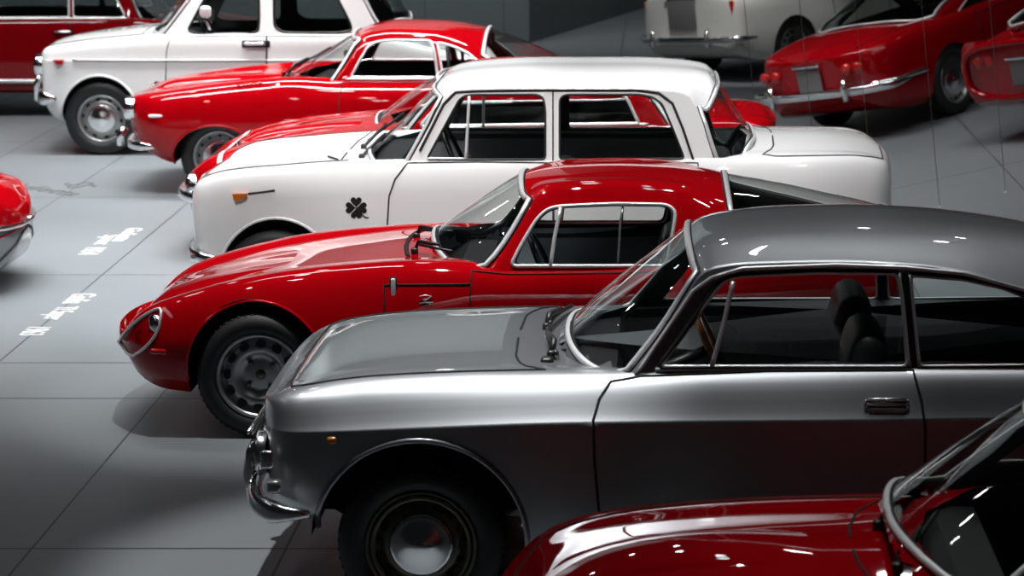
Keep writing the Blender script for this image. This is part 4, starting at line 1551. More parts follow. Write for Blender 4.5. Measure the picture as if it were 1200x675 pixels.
# ----------------------------------------------------- dark red sedan, far left
def dark_red_sedan():
    c = Car('sedan', 'dark red sedan behind the small white sedan, cut by the left frame edge', 40, 25.5, .80, M['red_deep'])
    S, C = c.side, c.ctr
    tail = S([(306, 70)], .1)[0][0]
    nose = tail - 4.3
    zs = [(nose, .72), (nose + .3, .82)] + S([(-60, 27), (0, 24), (140, 23), (200, 27), (260, 34), (300, 46), (306, 56)], .06)
    fz = pchip(zs)
    zc = [(nose, .76), (nose + .4, .9), (nose + 1.2, .96)] + C([(60, 18), (200, 18), (230, 20), (275, 27), (300, 38), (306, 48)])
    zm = [(nose, .6)] + S([(-60, 55), (140, 55), (306, 62)])
    zb = [(nose, .42), (nose + .2, .26)] + S([(0, 110), (140, 110)]) + [(tail - .3, .28), (tail, .4)]
    L = Lower(nose, tail, .80, zb, zm, zs, zc, rn=.25, rt=.3, pn=3, pt=3, ws=.94, wh=.62, hz=.6, side=.985, lift=.05)
    wz = .32
    rx = S([(205, 110)])[0][0]
    AR = [(nose + .75, wz, .36, .36), (rx, wz, .34, .30)]
    d1 = c.uv(L, [(-60, 25), (-62, 95), (82, 95), (82, 25)], 1.2, 4)
    d2 = c.uv(L, [(83, 25), (83, 95), (140, 95), (160, 70), (165, 26)], 1.2, 4)
    cw = C([(-95, 18)])[0][0]
    c.lower_body(L, AR, [d1, d2], (cw + .15, tail - .9, 4.25, 4.9))
    c.wheels([nose + .75, rx], wz, .32, .205, 'disc', .68)
    zF = S([(-130, 90), (-80, 25), (-40, -25), (-20, -38), (60, -42), (120, -36), (146, -12), (165, 24), (195, 60)], .15)
    zcl = C([(-102, 24), (-95, 18), (-60, -18), (-30, -45), (20, -56), (90, -56), (140, -44), (165, -14), (200, 20), (206, 26)])
    g0, g1 = zcl[0][0], zcl[-1][0]
    fb = [(x, float(fz(x)) - .05) for x in np.linspace(g0, g1, 10)]
    G = Green(g0, g1, [(g0, .72), (g1 - .5, .73), (g1, .64)], fb, zF, zcl, tum=.25, crown=.82, mid=.66)
    w1 = [(-55, 21), (-30, -14), (-16, -28), (80, -28), (81, 20.5)]
    w2 = [(86, 20.5), (85, -28), (115, -27), (133, -8), (147, 19), (140, 21)]
    c.greenhouse(G, [c.uv(G, rounded(w, 4), 0, 1) for w in (w1, w2)], (cw, S([(-78, 26)], .1)[0][0], C([(-33, -42)])[0][0], S([(-40, -24)], .2)[0][0]),
                 (C([(199, 19)])[0][0], S([(166, 22)], .15)[0][0], C([(150, -30)])[0][0], S([(140, -14)], .22)[0][0]), frame='chrome', frame_r=.011, seal_r=.006, pw=2.5)
    c.strip(G, c.uv(G, [(-60, 22), (83, 22), (150, 22)], 0, 1, False), .013, 'chrome', 'belt_trim', .004)
    c.strip(L, c.uv(L, [(-60, 95), (60, 95), (140, 95)], 1.2, 3, False), .022, 'chrome', 'sill_trim', .002)
    u, v = c.uv(L, [(74, 37)], 3, 4)[0]
    p = L.eval([u], [v])[0]
    MB().add(*tube([(p[0] - .09, -p[1] - .004, p[2]), (p[0] - .07, -p[1] - .025, p[2]), (p[0] + .07, -p[1] - .025, p[2]), (p[0] + .09, -p[1] - .004, p[2])], .013, False, 8)).build('door_handle', M['chrome'], c.door_objs[0])
    for sg in (-1, 1):
        MB().add(*rbox(.05, .2, .10, .02, (tail - .05, sg * .55, .70))).build('tail_lamp', M['redlens'], c.root)
        V, Fc = lathe_y([(.09, .05), (.10, .0), (.09, -.02), (.0005, -.04)], 22)
        MB().add([(nose + .01 + y, sg * .56 + x, .64 + z) for x, y, z in V], Fc).build('headlight', M['chrome'], c.root)
    c.bumper(nose - .05, nose + .35, .78, .45, .1, .06, 3, 'chrome', True, 'front_bumper')
    c.bumper(tail + .05, tail - .35, .78, .46, .1, .06, 3, 'chrome', False, 'rear_bumper')
    c.interior(cw + .05, tail - .9, .28, float(fz(cw + .6)), .58, wheel='black', seat_top=-.2)
    return c


# ---------------------------------------------------- dark red car, lower right
def near_red_coupe():
    c = Car('coupe', 'deep red coupe nearest the viewer, bonnet and windscreen at lower right', 1000, 7.62, .77, M['crimson'])
    S, C = c.side, c.ctr
    nose = C([(556, 690)])[0][0] - .11
    tail = nose + 4.0
    far = lambda pts: c.side(pts, 2 * c.hw - .10)
    zs = [(nose, .56)] + far([(588, 668), (602, 650), (640, 620), (700, 601), (800, 590), (900, 584), (1040, 580)]) + [(nose + 2.4, .80), (tail - .5, .80), (tail, .66)]
    zs = sorted(zs)
    fz = pchip(zs)
    rise = pchip([(nose, -.02), (nose + .3, .02), (nose + .8, .04), (nose + 1.5, .03), (tail, .02)])
    zc = [(x, float(fz(x) + rise(x))) for x in np.linspace(nose, tail, 26)]
    zm = [(nose, .46), (nose + .5, .56), (nose + 1.2, .60), (tail, .58)]
    zb = [(nose, .36), (nose + .15, .27), (nose + .5, .2), (tail - .5, .2), (tail, .36)]
    L = Lower(nose, tail, .77, zb, zm, zs, zc, rn=.40, rt=.3, pn=2.3, pt=3, plan=[(nose, .93), (nose + .8, 1), (tail - 1, 1), (tail, .9)], ws=[(nose, .9), (tail, .9)], wh=.5, hz=.55, step=.04)
    wz, ax = .305, nose + .74
    AR = [(ax, wz + .02, .36, .34), (ax + 2.25, wz + .02, .34, .31)]
    cw = C([(1043, 604)])[0][0]
    door = c.uvm(L, [(cw + .42, .82), (cw + .36, .30), (cw + 1.3, .30), (cw + 1.35, .82)], 1.2, 4)
    hood = [(L.U(nose + .10), 6), (L.U(nose + .14), 5.0), (L.U(nose + .3), 4.45), (L.U(nose + .8), 4.35), (L.U(cw + .05), 4.35), (L.U(cw - .07), 4.9), (L.U(cw - .11), 5.5), (L.U(cw - .12), 6)]
    c.lower_body(L, AR, [door], (cw + .15, tail - .9, 4.3, 5.0), hood=hood, gap=.005)
    c.wheels([ax, ax + 2.25], wz, .305, .2, 'tz', .64)
    zcl = C([(1036, 610), (1043, 604), (1090, 571), (1140, 537), (1200, 498)])
    (xa, za), (xz_, zz_) = zcl[1], zcl[-1]
    zcl += [(xz_ + .10, zz_ + .055), (xz_ + .25, zz_ + .085), (xz_ + .55, zz_ + .09), (xz_ + .9, zz_ + .03), (xz_ + 1.4, zz_ - .20), (xz_ + 1.55, zz_ - .28)]
    xc = cw + .30
    zF = [(cw - .1, .45), (xc, .80), (xc + .22, .98), (xc + .42, 1.12), (xc + .52, 1.155), (xc + .8, 1.17), (xc + 1.1, 1.13), (xc + 1.5, .92), (xc + 1.8, .75)]
    g0, g1 = zcl[0][0], zcl[-1][0]
    fb = [(x, float(fz(x)) - .05) for x in np.linspace(g0, g1, 10)]
    G = Green(g0, g1, [(g0, .69), (g1 - .6, .70), (g1, .6)], fb, zF, zcl, tum=.36, crown=.8, mid=.62, corners=())
    w1 = c.uvm(G, [(xc + .10, .835), (xc + .32, 1.02), (xc + .46, 1.09), (xc + .8, 1.11), (xc + 1.05, 1.07), (xc + 1.22, .84)], 0, 1)
    c.greenhouse(G, [w1], (cw, xc - .02, xz_ + .02, xc + .43), (g1 - .03, xc + 1.6, xz_ + .75, xc + 1.15), frame='chrome', frame_r=.009, seal_r=.008, pw=2.2, delta=.12)
    zc0 = float(L.zc(np.array([cw]))[0])
    for y0 in (-.30, .16):
        base = Vector((cw - .03 + .3 * y0 * y0, y0, zc0 + .012))
        c.wiper([base + Vector((.03, .05, .03)), base + Vector((.16, .40, .06))], arm=[base, base + Vector((.04, .06, .045)), base + Vector((.09, .24, .055))])
    # raised bulge on the bonnet
    V, Fc, n = [], [], 16
    for i in range(n):
        x = nose + .35 + (cw - .2 - nose - .35) * i / (n - 1)
        z = float(L.zc(np.array([x]))[0])
        h = .03 * math.sin(math.pi * min(1, (i + .4) / (n - 1)))
        for k in range(9):
            g = math.pi * k / 8
            V.append((x, .20 * math.cos(g), z - .022 + (h + .02) * math.sin(g) ** .8))
    for i in range(n - 1):
        for k in range(8):
            Fc.append((i * 9 + k, i * 9 + k + 1, (i + 1) * 9 + k + 1, (i + 1) * 9 + k))
    obj('bonnet_bulge', V, Fc, M['crimson'], c.root)
    for sg in (-1, 1):
        V, Fc = lathe_y([(.085, .08), (.095, .0), (.08, -.02), (.0005, -.04)], 22)
        MB().add([(nose + .24 + y, sg * .42 + x, .45 + z) for x, y, z in V], Fc).build('headlight', M['chrome'], c.root)
        MB().add(*rbox(.05, .16, .09, .02, (tail - .05, sg * .5, .58))).build('tail_lamp', M['redlens'], c.root)
    c.bumper(nose - .02, nose + .3, .66, .40, .06, .05, 2.6, 'chrome', True, 'front_bumper')
    c.bumper(tail + .04, tail - .3, .70, .42, .06, .05, 2.8, 'chrome', False, 'rear_bumper')
    c.interior(cw + .08, tail - 1, .2, float(fz(cw + .5)), .5, wheel='black', bench=False, seat_top=-.1)
    return c


# ------------------------------------------------------ cars seen from behind, right
RAMP_X, RAMP_Y, RAMP_A = 1.5, 13.2, R(12.5)


def rear_car(name, label, loc, yaw, roll, hw, length, m, spec):
    """metric car, nose towards -x before it is turned"""
    c = Car(name, label, 0, 0, hw, m, (0, roll, yaw) if False else (0, 0, 0), loc)
    rot = Matrix.Rotation(roll, 4, 'Y') @ Matrix.Rotation(yaw, 4, 'Z')
    c.root.rotation_euler = rot.to_euler()
    n, t = -length / 2, length / 2
    L = Lower(n, t, hw, [(n, .40), (n + .2, .25), (n + .6, .2), (t - .6, .2), (t - .2, .28), (t, spec['tailz'][0])],
              [(n, .55), (n + .6, .62), (t - .5, .62), (t, spec['tailz'][1])],
              [(n, .66), (n + .4, .76), (n + 1.3, .84), (t - .8, spec['deck']), (t - .2, spec['deck'] - .05), (t, spec['tailz'][2])],
              [(n, .68), (n + .4, .80), (n + 1.3, .90), (t - .8, spec['deck'] + .06), (t - .25, spec['deck'] + .0), (t, spec['tailz'][2] + .01)],
              rn=.35, rt=spec.get('rt', .25), pn=2.4, pt=spec.get('pt', 3), plan=[(n, .92), (n + .7, 1), (t - 1, 1), (t, spec.get('tw', .92))], ws=.92, wh=.58, hz=.6, side=.97)
    wz = .30
    ax = n + .75
    rx = ax + spec['wb']
    AR = [(ax, wz + .02, .34, .33), (rx, wz + .02, .34, .32)]
    cw = n + spec['cowl']
    door = c.uvm(L, [(cw + .35, .82), (cw + .30, .32), (cw + 1.25, .32), (cw + 1.3, .82)], 1.2, 4)
    dk = t - spec['decklen']
    trunk = [(L.U(dk + .05), 6), (L.U(dk + .05), 4.5), (L.U(t - .22), 4.4), (L.U(t - .07), 4.8), (L.U(t - .05), 6)] if spec.get('trunk') else None
    c.lower_body(L, AR, [door], (cw + .15, dk - .15, 4.3, 5.0), trunk=trunk)
    c.wheels([ax, rx], wz, .30, .20, spec.get('wheel', 'tz'), hw - .12)
    H_ = spec['roof']
    r0 = spec.get('rw', (.30, .62))
    zcl = [(cw - .03, .88), (cw, .90), (cw + .45, 1.16), (cw + .62, H_ - .03), (cw + 1.1, H_), (dk - r0[1], H_ - .04), (dk - r0[0], H_ - .17), (dk - .02, spec['deck'] + .07), (dk + .04, spec['deck'] + .05)]
    zF = [(cw - .03, .5), (cw + .26, .86), (cw + .62, H_ - .13), (cw + 1.1, H_ - .09), (dk - r0[1] + .06, H_ - .17), (dk - .22, .88), (dk + .04, .55)]
    G = Green(cw - .03, dk + .04, hw * .9, [(n, .80), (t, .80)], zF, zcl, tum=.34, crown=.8, mid=.62, corners=())
    w1 = c.uvm(G, [(cw + .40, .86), (cw + .68, H_ - .19), (cw + 1.1, H_ - .15), (dk - r0[1] - .1, H_ - .20), (dk - .50, .86)], 0, 1)
    c.greenhouse(G, [w1], (cw, cw + .28, cw + .55, cw + .58), (dk - .01, dk - .24, dk - r0[1], dk - r0[1] + .05), frame='chrome', frame_r=.010, seal_r=.006, rdelta=.14)
    c.interior(cw + .05, dk - .2, .2, .86, hw * .7, bench=False, seat_top=-.15)
    # tail furniture
    if spec.get('kamm'):
        fz = (spec['tailz'][0] + spec['tailz'][2]) / 2
        hh = (spec['tailz'][2] - spec['tailz'][0]) / 2
        lip = [(t + .004, hw * .86 * math.copysign(abs(math.cos(g)) ** .5, math.cos(g)), fz + hh * .92 * math.copysign(abs(math.sin(g)) ** .6, math.sin(g))) for g in [2 * math.pi * k / 44 for k in range(44)]]
        n_ = len(lip)
        V = lip + [(t - .0, y * .93, fz + (z - fz) * .86) for x, y, z in lip]
        pan = MB().add([(t - .01 + .004, y * .93, fz + (z - fz) * .86) for x, y, z in lip], [tuple(range(n_))])
        pan.build('tail_panel', M['red_deep'], c.root, False)
        MB().add(*tube(lip, .028, True, 8)).build('tail_rim', m, c.root)
        ty = t + .012
    else:
        ty = t + .01
    zt = (spec['tailz'][1] + spec['tailz'][2]) / 2
    pz = spec.get('platez', spec['tailz'][1])
    pw, ph = spec.get('plate', (.30, .22))
    MB().add(*rbox(.02, pw, ph, .008, (ty + .012, 0, pz))).build('number_plate', M['plate'], c.root)
    MB().add(*rbox(.03, pw + .05, .03, .012, (ty + .03, 0, pz + ph / 2 + .02))).build('plate_lamp', M['chrome'], c.root)
    for sg in (-1, 1):
        if spec.get('lamp') == 'round':
            for dy in (.50, .38):
                V, Fc = lathe_y([(.050, -.03), (.052, 0), (.044, .014), (.0005, .022)], 18)
                MB().add([(ty - .012 + y, sg * (dy) * hw / .75 + x, zt - .02 + z) for x, y, z in V], Fc).build('tail_lamp', M['redlens'], c.root)
        else:
            MB().add(*rbox(.06, .09, .22, .03, (t - .10, sg * hw * .82, zt + .02))).build('tail_lamp', M['redlens' if sg > 0 else 'amber'], c.root)
    if spec.get('bumper', True):
        c.bumper(t + .06, t - spec.get('wrap', .35), hw + .02, spec['tailz'][0] + .04, .075, .05, 3.2, 'chrome', False, 'rear_bumper')
        for y in (-.42, .42):
            MB().add(*tube([(t + .07, y, spec['tailz'][0] + .16), (t + .10, y, spec['tailz'][0] + .08), (t + .09, y, spec['tailz'][0] - .03)], .028, False, 10)).build('overrider', M['chrome'], c.root)
    if spec.get('side_bar'):
        for sg in (-1, 1):
            U0, U1 = L.U(rx + .42), L.U(t - .08)
            uu = np.linspace(U0, U1, 16)
            pts = []
            for u in uu:
                q = L.eval([u], [2.6])[0]
                pts.append((q[0], sg * (q[1] + .02), .50))
            MB().add(*tube(pts, .026, False, 8)).build('side_bar', M['chrome'], c.root)
    if spec.get('sill'):
        for sg in (-1, 1):
            pts = [(x, sg * (hw * .985), .24) for x in np.linspace(ax + .45, rx - .45, 8)]
            MB().add(*tube(pts, .035, False, 8)).build('sill_trim', M['chrome'], c.root)
    for sg in (-1, 1):
        V, Fc = lathe_y([(.085, .08), (.095, .0), (.08, -.02), (.0005, -.04)], 20)
        MB().add([(n + .06 + y, sg * hw * .68 + x, .62 + z) for x, y, z in V], Fc).build('headlight', M['chrome'], c.root)
    return c


def back_row():
    up = lambda x: math.tan(RAMP_A) * max(0, x - RAMP_X)
    roll = -RAMP_A
    # red coupe, tail towards the viewer
    rear_car('coupe', 'red coupe seen from behind with chrome bumper wrapping round its tail, upper right', (2.78, 24.1, up(2.78)), R(-132), roll, .80, 4.05, M['crimson'],
             dict(tailz=(.44, .60, .78), deck=.86, roof=1.24, wb=2.25, cowl=1.25, decklen=.85, rw=(.28, .85), lamp='round', side_bar=True, wheel='disc', platez=.60, plate=(.26, .24), tw=.88, rt=.35, pt=2.6))
    rear_car('kamm_tail_coupe', 'red car with flat recessed tail at the right frame edge', (4.45, 21.6, up(4.45)), R(-138), roll, .76, 3.9, M['crimson'],
             dict(tailz=(.36, .56, .84), deck=.84, roof=1.15, wb=2.2, cowl=1.2, decklen=.4, rw=(.28, .80), lamp='round', kamm=True, bumper=False, platez=.58, plate=(.30, .20), tw=.96, rt=.08, pt=4))
    rear_car('saloon', 'pale silver-white car with number plate and overriders seen from behind, top centre', (1.75, 29.6, .09), R(-135), R(-5), .78, 4.1, M['cream'],
             dict(tailz=(.44, .62, .92), deck=.94, roof=1.42, wb=2.4, cowl=1.2, decklen=.9, lamp='tall', sill=True, trunk=True, platez=.78, plate=(.42, .36), tw=.95, rt=.2, wrap=.3))


def rounded_red_nose():
    """two-tone car nose at the left edge, pointing to the right"""
    c = Car('car', 'two-tone car at the left frame edge, rounded end with red top and chrome strip', 0, 15.95, .72, M['silver'], (0, 0, 0), None)
    c.root.location = (-4.0 - 1.9, 15.95, 0)
    n, t = -1.9, 1.9
    f = lambda a: [(n, a[0]), (n + .25, a[1]), (n + 1.2, a[2]), (t - 1.2, a[2]), (t - .25, a[1]), (t, a[0])]
    f2 = lambda lo, mid: [(n, mid), (n + .02, mid + (lo - mid) * .32), (n + .06, mid + (lo - mid) * .56), (n + .15, mid + (lo - mid) * .88), (n + .4, lo),
                          (t - .4, lo), (t - .15, mid + (lo - mid) * .88), (t - .06, mid + (lo - mid) * .56), (t - .02, mid + (lo - mid) * .32), (t, mid)]
    zm_ = .40
    L = Lower(n, t, .72, f2(.08, zm_ - .03), [(n, zm_), (t, zm_)], f2(.62, zm_ + .03), f2(.68, zm_ + .04), rn=.5, rt=.5, pn=2.1, pt=2.1, ws=.86, wh=.5, hz=.6, side=.93, tuck=.75)
    tone = [(0, 3.25), (L.nu, 3.25), (L.nu, 6), (0, 6)]
    AR = [(n + .85, .32, .34, .33), (t - .85, .32, .34, .33)]
    c.lower_body(L, AR, None, None, two_tone=(tone, M['red']))
    for near in (True, False):
        uv = [(u, 3.12) for u in np.linspace(0, L.nu, 60)]
        MB().add(*tube(c.pts3(L, uv, near, .004), .018, False, 8)).build('belt_strip', M['chrome'], c.root)
        uv = [(u, 2.75) for u in np.linspace(0, L.nu, 60)]
        MB().add(*tube(c.pts3(L, uv, near, .002), .008, False, 8)).build('lower_strip', M['crimson'], c.root)
        uv = [(u, 1.6) for u in np.linspace(0, L.nu, 60)]
        MB().add(*tube(c.pts3(L, uv, near, .001), .010, False, 8)).build('edge_seal', M['seal'], c.root)
    c.wheels([n + .85, t - .85], .30, .30, .2, 'disc', .58)
    zcl = [(n + .9, .70), (n + 1.3, .98), (n + 1.9, 1.10), (t - 1.3, .98), (t - .9, .70)]
    zF = [(n + .9, .5), (n + 1.3, .84), (n + 1.9, .96), (t - 1.3, .84), (t - .9, .5)]
    G = Green(n + .9, t - .9, .60, .64, zF, zcl, tum=.4, corners=())
    w = c.uvm(G, [(n + 1.2, .68), (n + 1.4, .84), (n + 1.9, .90), (t - 1.4, .84), (t - 1.2, .68)], 0, 1)
    c.greenhouse(G, [w], (n + .95, n + 1.15, n + 1.4, n + 1.42), (t - .95, t - 1.15, t - 1.4, t - 1.42), frame='chrome', roof_mat=M['red'])


def wires():
    X0 = [(885, 'leftmost'), (949, ''), (1013, ''), (1088, ''), (1165, '')]
    nm = ['thin slanted steel wire beside the red tail behind the white sedan boot', 'thin slanted steel wire above the middle of the white sedan boot',
          'thin slanted steel wire crossing the red rear-view coupe behind its plate', 'thin slanted steel wire between the two red tails, second from right', 'thin slanted steel wire nearest the right frame edge']
    for (u, _), lab in zip(X0, nm):
        X, Y = on_floor(u + 14, 262)
        Y = 18.4
        a = Vector((X, Y, math.tan(RAMP_A) * max(0, X - RAMP_X) - .01))
        d = Vector((-math.sin(R(6.2)), 0, math.cos(R(6.2))))
        mb = MB().add(*tube([a, a + d * 4.2], .0025, False, 6))
        o = thing('steel_wire', lab, 'wire', a, (0, 0, 0), 'slanted wires by the ramp')
        w = MB().add(*tube([(0, 0, 0), d * 4.2], .0025, False, 6)).build('cable', M['steel_dark'], o)
        MB().add(*lathe_y([(.0005, 0), (.02, 0), (.02, .004), (.008, .012), (.0005, .02)], 16)).build('floor_anchor', M['steel'], o).rotation_euler = (R(90), 0, 0)


def lettering():
    white = mat('white_floor_paint', (.85, .86, .84, 1), .5)
    grey = mat('grey_floor_paint', (.10, .11, .115, 1), .5)

    def word(t, u, v, size, m, lab, sx=1.0, rz=-90, sh=0):
        X, Y = on_floor(u, v)
        o = text_mesh(t, size, (X, Y, .0015), (0, 0, R(rz)), m, 'floor_lettering', None, .0008, sh, sx)
        tag(o, lab, 'lettering', 'names lettered on the floor')
    word('Giulia', 92, 350, .22, white, 'white word Giulia on the floor left of the white clover sedan', .62)
    word('TI Super', 70, 367, .19, white, 'white words TI Super on the floor below the word Giulia', .60)
    word('1963', 40, 388, .20, white, 'white year 1963 on the floor below the words TI Super', .66)
    word('Giulietta', 149, 275, .17, white, 'white word Giulietta on the floor near the front of the clover sedan bumper', .95)
    word('Sprint', 125, 281, .17, white, 'white word Sprint on the floor left of the word Giulietta', .95)
    word('1954', 107, 294, .20, white, 'white year 1954 on the floor below the word Sprint', .75)
    word('Giulietta', 45, 221, .30, grey, 'dark word Giulietta on the floor above the two-tone car nose', 1.0, -40)
    word('SS', 92, 217, .34, grey, 'dark letters SS on the floor in front of the streamlined red coupe', 1.0, -70)

# ------------------------------------------------------------- room and light
def room():
    fm = bpy.data.materials.new('satin_floor_slabs')
    fm.use_nodes = True
    nt = fm.node_tree
    N, Lk = nt.nodes, nt.links
    b = N['Principled BSDF']
    geo = N.new('ShaderNodeNewGeometry')
    sep = N.new('ShaderNodeSeparateXYZ')
    Lk.new(geo.outputs['Position'], sep.inputs[0])

    def math_(op, a, bb=None, c=None):
        n = N.new('ShaderNodeMath')
        n.operation = op
        for i, q in enumerate((a, bb, c)):
            if q is None:
                continue
            if isinstance(q, (int, float)):
                n.inputs[i].default_value = q
            else:
                Lk.new(q, n.inputs[i])
        return n.outputs[0]
    fx = math_('FRACT', math_('DIVIDE', math_('ADD', sep.outputs[0], 2.58 + 104), 1.04))
    jx = math_('LESS_THAN', math_('ABSOLUTE', math_('SUBTRACT', fx, .0)), .010)
    jy = None
    for y in (10.09, 12.78, 13.63, 16.28, 19.6, 22.9, 26.2, 29.5, 33, 36.5):
        q = math_('LESS_THAN', math_('ABSOLUTE', math_('SUBTRACT', sep.outputs[1], y)), .009)
        jy = q if jy is None else math_('MAXIMUM', jy, q)
    j = math_('MAXIMUM', jx, jy)
    no = N.new('ShaderNodeTexNoise')
    no.inputs['Scale'].default_value = 1.3
    no.inputs['Detail'].default_value = 6
    Lk.new(geo.outputs['Position'], no.inputs['Vector'])
    slab = N.new('ShaderNodeMix')
    slab.data_type = 'RGBA'
    slab.inputs[6].default_value = (.155, .172, .184, 1)
    slab.inputs[7].default_value = (.19, .208, .22, 1)
    Lk.new(no.outputs['Fac'], slab.inputs[0])
    mx = N.new('ShaderNodeMix')
    mx.data_type = 'RGBA'
    mx.inputs[7].default_value = (.03, .033, .036, 1)
    Lk.new(slab.outputs[2], mx.inputs[6])
    Lk.new(j, mx.inputs[0])
    Lk.new(mx.outputs[2], b.inputs['Base Color'])
    b.inputs['Roughness'].default_value = .42
    b.inputs['Specular IOR Level'].default_value = .35
    V = [(-16, 3, 0), (16, 3, 0), (16, 48, 0), (-16, 48, 0)]
    V += [(x, y, -.2) for x, y, z in V]
    struct(obj('floor', V, [(0, 1, 2, 3), (7, 6, 5, 4), (0, 4, 5, 1), (1, 5, 6, 2), (2, 6, 7, 3), (3, 7, 4, 0)], fm, None, None, False))

    # sloping slab on the right
    rt = math.tan(RAMP_A)
    x0, x1, y0, y1 = RAMP_X, 14.0, RAMP_Y, 47.0
    V = [(x0, y0, 0), (x1, y0, 0), (x1, y0, (x1 - x0) * rt), (x0, y1, 0), (x1, y1, 0), (x1, y1, (x1 - x0) * rt)]
    struct(obj('floor_ramp', V, [(0, 1, 2), (3, 5, 4), (0, 2, 5, 3), (1, 4, 5, 2), (0, 3, 4, 1)], fm, None, None, False))
    # panelled walls at the far end
    wm = mat('grey_green_wall_panel', (.085, .105, .108, 1), .6)
    nt = wm.node_tree
    b = nt.nodes['Principled BSDF']
    tc = nt.nodes.new('ShaderNodeTexCoord')
    br = nt.nodes.new('ShaderNodeTexBrick')
    br.offset = 0
    br.inputs['Color1'].default_value = (.085, .105, .108, 1)
    br.inputs['Color2'].default_value = (.075, .093, .097, 1)
    br.inputs['Mortar'].default_value = (.04, .05, .052, 1)
    br.inputs['Scale'].default_value = 1
    br.inputs['Brick Width'].default_value = 1.0
    br.inputs['Row Height'].default_value = 12
    br.inputs['Mortar Size'].default_value = .008
    nt.links.new(tc.outputs['Object'], br.inputs['Vector'])
    nt.links.new(br.outputs['Color'], b.inputs['Base Color'])

    def wall(name, a, bb, h=7.0, th=.2):
        a, bb = Vector(a), Vector(bb)
        L = (bb - a).length
        V = [(0, 0, 0), (L, 0, 0), (L, h, 0), (0, h, 0), (0, 0, th), (L, 0, th), (L, h, th), (0, h, th)]
        o = struct(obj(name, V, [(0, 1, 2, 3), (7, 6, 5, 4), (0, 4, 5, 1), (1, 5, 6, 2), (2, 6, 7, 3), (3, 7, 4, 0)], wm, None, None, False))
        d = (bb - a).normalized()
        n = Vector((d.y, -d.x, 0))
        o.matrix_world = Matrix(((d.x, 0, -n.x, a.x), (d.y, 0, -n.y, a.y), (0, 1, 0, 0), (0, 0, 0, 1)))
        return o
    wall('wall_back', (-16, 32.6, 0), (-1.68, 32.6, 0))
    wall('wall_side', (-1.68, 32.6, 0), (1.95, 47, 0))


def area(name, loc, size, energy, rot=(0, 0, 0), col=(1, 1, 1), shape='RECTANGLE', spread=180):
    l = bpy.data.lights.new(name, 'AREA')
    l.shape = shape
    l.size = size[0]
    if shape in ('RECTANGLE', 'ELLIPSE'):
        l.size_y = size[1]
    l.energy, l.color, l.spread = energy, col, R(spread)
    o = bpy.data.objects.new(name, l)
    COL.objects.link(o)
    o.location, o.rotation_euler = loc, rot
    return o


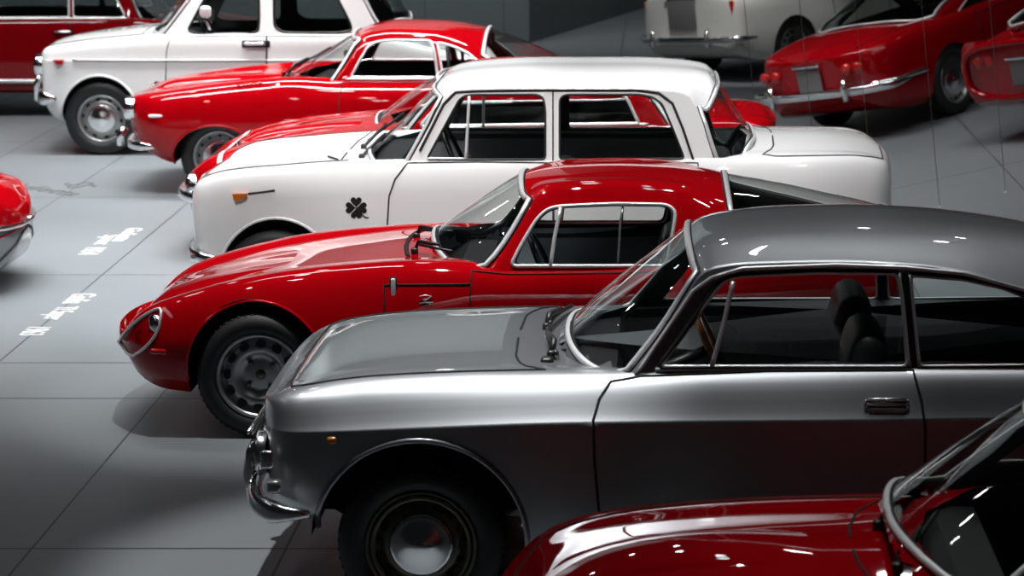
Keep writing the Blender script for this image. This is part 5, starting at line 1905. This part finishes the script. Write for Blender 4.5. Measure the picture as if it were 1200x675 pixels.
def lights():
    w = bpy.data.worlds.new('dim_hall')
    SC.world = w
    w.use_nodes = True
    w.node_tree.nodes['Background'].inputs[0].default_value = (.5, .55, .6, 1)
    w.node_tree.nodes['Background'].inputs[1].default_value = .008
    # narrow ceiling luminaires
    area('ceiling_luminaire', (-4.2, 14.6, 6.2), (4, .5), 95, spread=66)
    area('ceiling_luminaire', (-3.6, 17.4, 6.2), (8, .4), 270, spread=86)
    area('ceiling_luminaire', (-4.5, 21.4, 6.2), (9, .4), 360, spread=100)
    area('ceiling_luminaire', (3.2, 19.4, 6.6), (5, .4), 36, spread=90)
    area('ceiling_luminaire', (-4.0, 28.4, 6.6), (9, .4), 260, (R(58), 0, 0), spread=100)
    # added unseen softbox high at the far end, gives roofs and bonnets sheen
    area('far_sheen_softbox', (-1.0, 32.3, 7.2), (18, 3.0), 85, (R(80), 0, 0))
    area('ceiling_luminaire', (-6.6, 10.5, 5.0), (.5, 5), 9, (0, R(-20), 0), spread=100)  # added side light, gives the bumper chrome something bright to reflect
    area('streak_light', (-7.2, 32.3, 5.0), (.9, 5), 75, (R(90), 0, 0))  # unseen light added to put streaks on the windscreens
    rnd = random.Random(11)
    for k in range(18):
        x = -7 + 14 * (k % 6) / 5 + rnd.uniform(-.8, .8)
        y = (23.5, 27, 30.5)[k // 6] + rnd.uniform(-.8, .8)
        area('ceiling_downlight', (x, y, rnd.uniform(6.2, 8.6)), (.17, .17), 5, (R(40), 0, 0), shape='DISK', spread=150)
    for k in range(20):
        x = -5 + 9.5 * (k % 5) / 4 + rnd.uniform(-.7, .7)
        y = (11.2, 13.8, 16.6, 20.0)[k // 5] + rnd.uniform(-.6, .6)
        area('ceiling_downlight', (x, y, 6.0), (.20, .20), 6, (0, 0, 0), shape='DISK', spread=180)
    # aimed ceiling spots: (place, target, power, beam)
    for p, t, e, ang in (
            ((-1.3, 9.3, 6.2), (-1.0, 9.7, .9), 1500, 28), ((-.1, 9.35, 6.2), (-.1, 9.7, .9), 280, 28), ((1.4, 9.9, 6.2), (1.3, 10.0, 1.3), 150, 34),
            ((-1.9, 11.6, 6.4), (-1.75, 12.6, .7), 900, 30), ((-.8, 11.6, 6.4), (-.8, 12.6, .8), 650, 32), ((.5, 11.4, 6.4), (.3, 12.5, .9), 380, 32),
            ((-2.6, 9.6, 6.4), (-1.9, 14.6, .8), 950, 26), ((-.9, 9.6, 6.4), (-.5, 14.6, .9), 700, 28), ((.8, 10.0, 6.4), (.8, 14.8, .9), 700, 28),
            ((-2.2, 14.0, 6.4), (-2.0, 15.2, 1.0), 330, 36), ((-.6, 14.6, 6.4), (-.5, 15.2, 1.2), 200, 40), ((1.2, 14.6, 6.4), (1.1, 15.2, 1.0), 400, 36),
            ((.3, 7.2, 5.8), (.4, 7.6, .8), 210, 30), ((1.2, 7.2, 5.8), (1.2, 7.6, .9), 150, 30),
            ((-3.2, 15.6, 6.4), (-2.8, 17.5, .7), 500, 34),
            ((-4.2, 18.9, 6.4), (-3.7, 20.3, .7), 480, 34), ((-2.2, 18.9, 6.4), (-2.2, 20.3, .9), 420, 34),
            ((-5.6, 18.8, 6.4), (-4.8, 22.4, .7), 500, 34), ((-3.4, 18.8, 6.4), (-3.4, 22.4, .8), 400, 34),
            ((.6, 20.4, 6.4), (1.3, 22.9, .8), 420, 17), ((-.3, 25.0, 6.4), (.7, 28.4, .9), 1000, 24), ((2.4, 18.4, 6.4), (3.0, 20.6, .8), 180, 18)):
        l = bpy.data.lights.new('ceiling_spot', 'SPOT')
        l.energy, l.spot_size, l.spot_blend, l.shadow_soft_size = e, R(ang), .55, .07
        o = bpy.data.objects.new('ceiling_spot', l)
        COL.objects.link(o)
        o.location = p
        o.rotation_euler = (Vector(t) - Vector(p)).to_track_quat('-Z', 'Y').to_euler()


SC.view_settings.view_transform = 'Standard'
SC.view_settings.look = 'None'
SC.view_settings.gamma = 1
SC.view_settings.use_curve_mapping = False
SC.view_settings.exposure = 0.0
SC.cycles.use_denoising = True
SC.cycles.max_bounces = 10
SC.cycles.transparent_max_bounces = 24
room()
lights()
grey_coupe()
red_fastback()
white_sedan()
red_notchback()
red_streamliner()
small_white_sedan()
dark_red_sedan()
near_red_coupe()
back_row()
rounded_red_nose()
wires()
lettering()
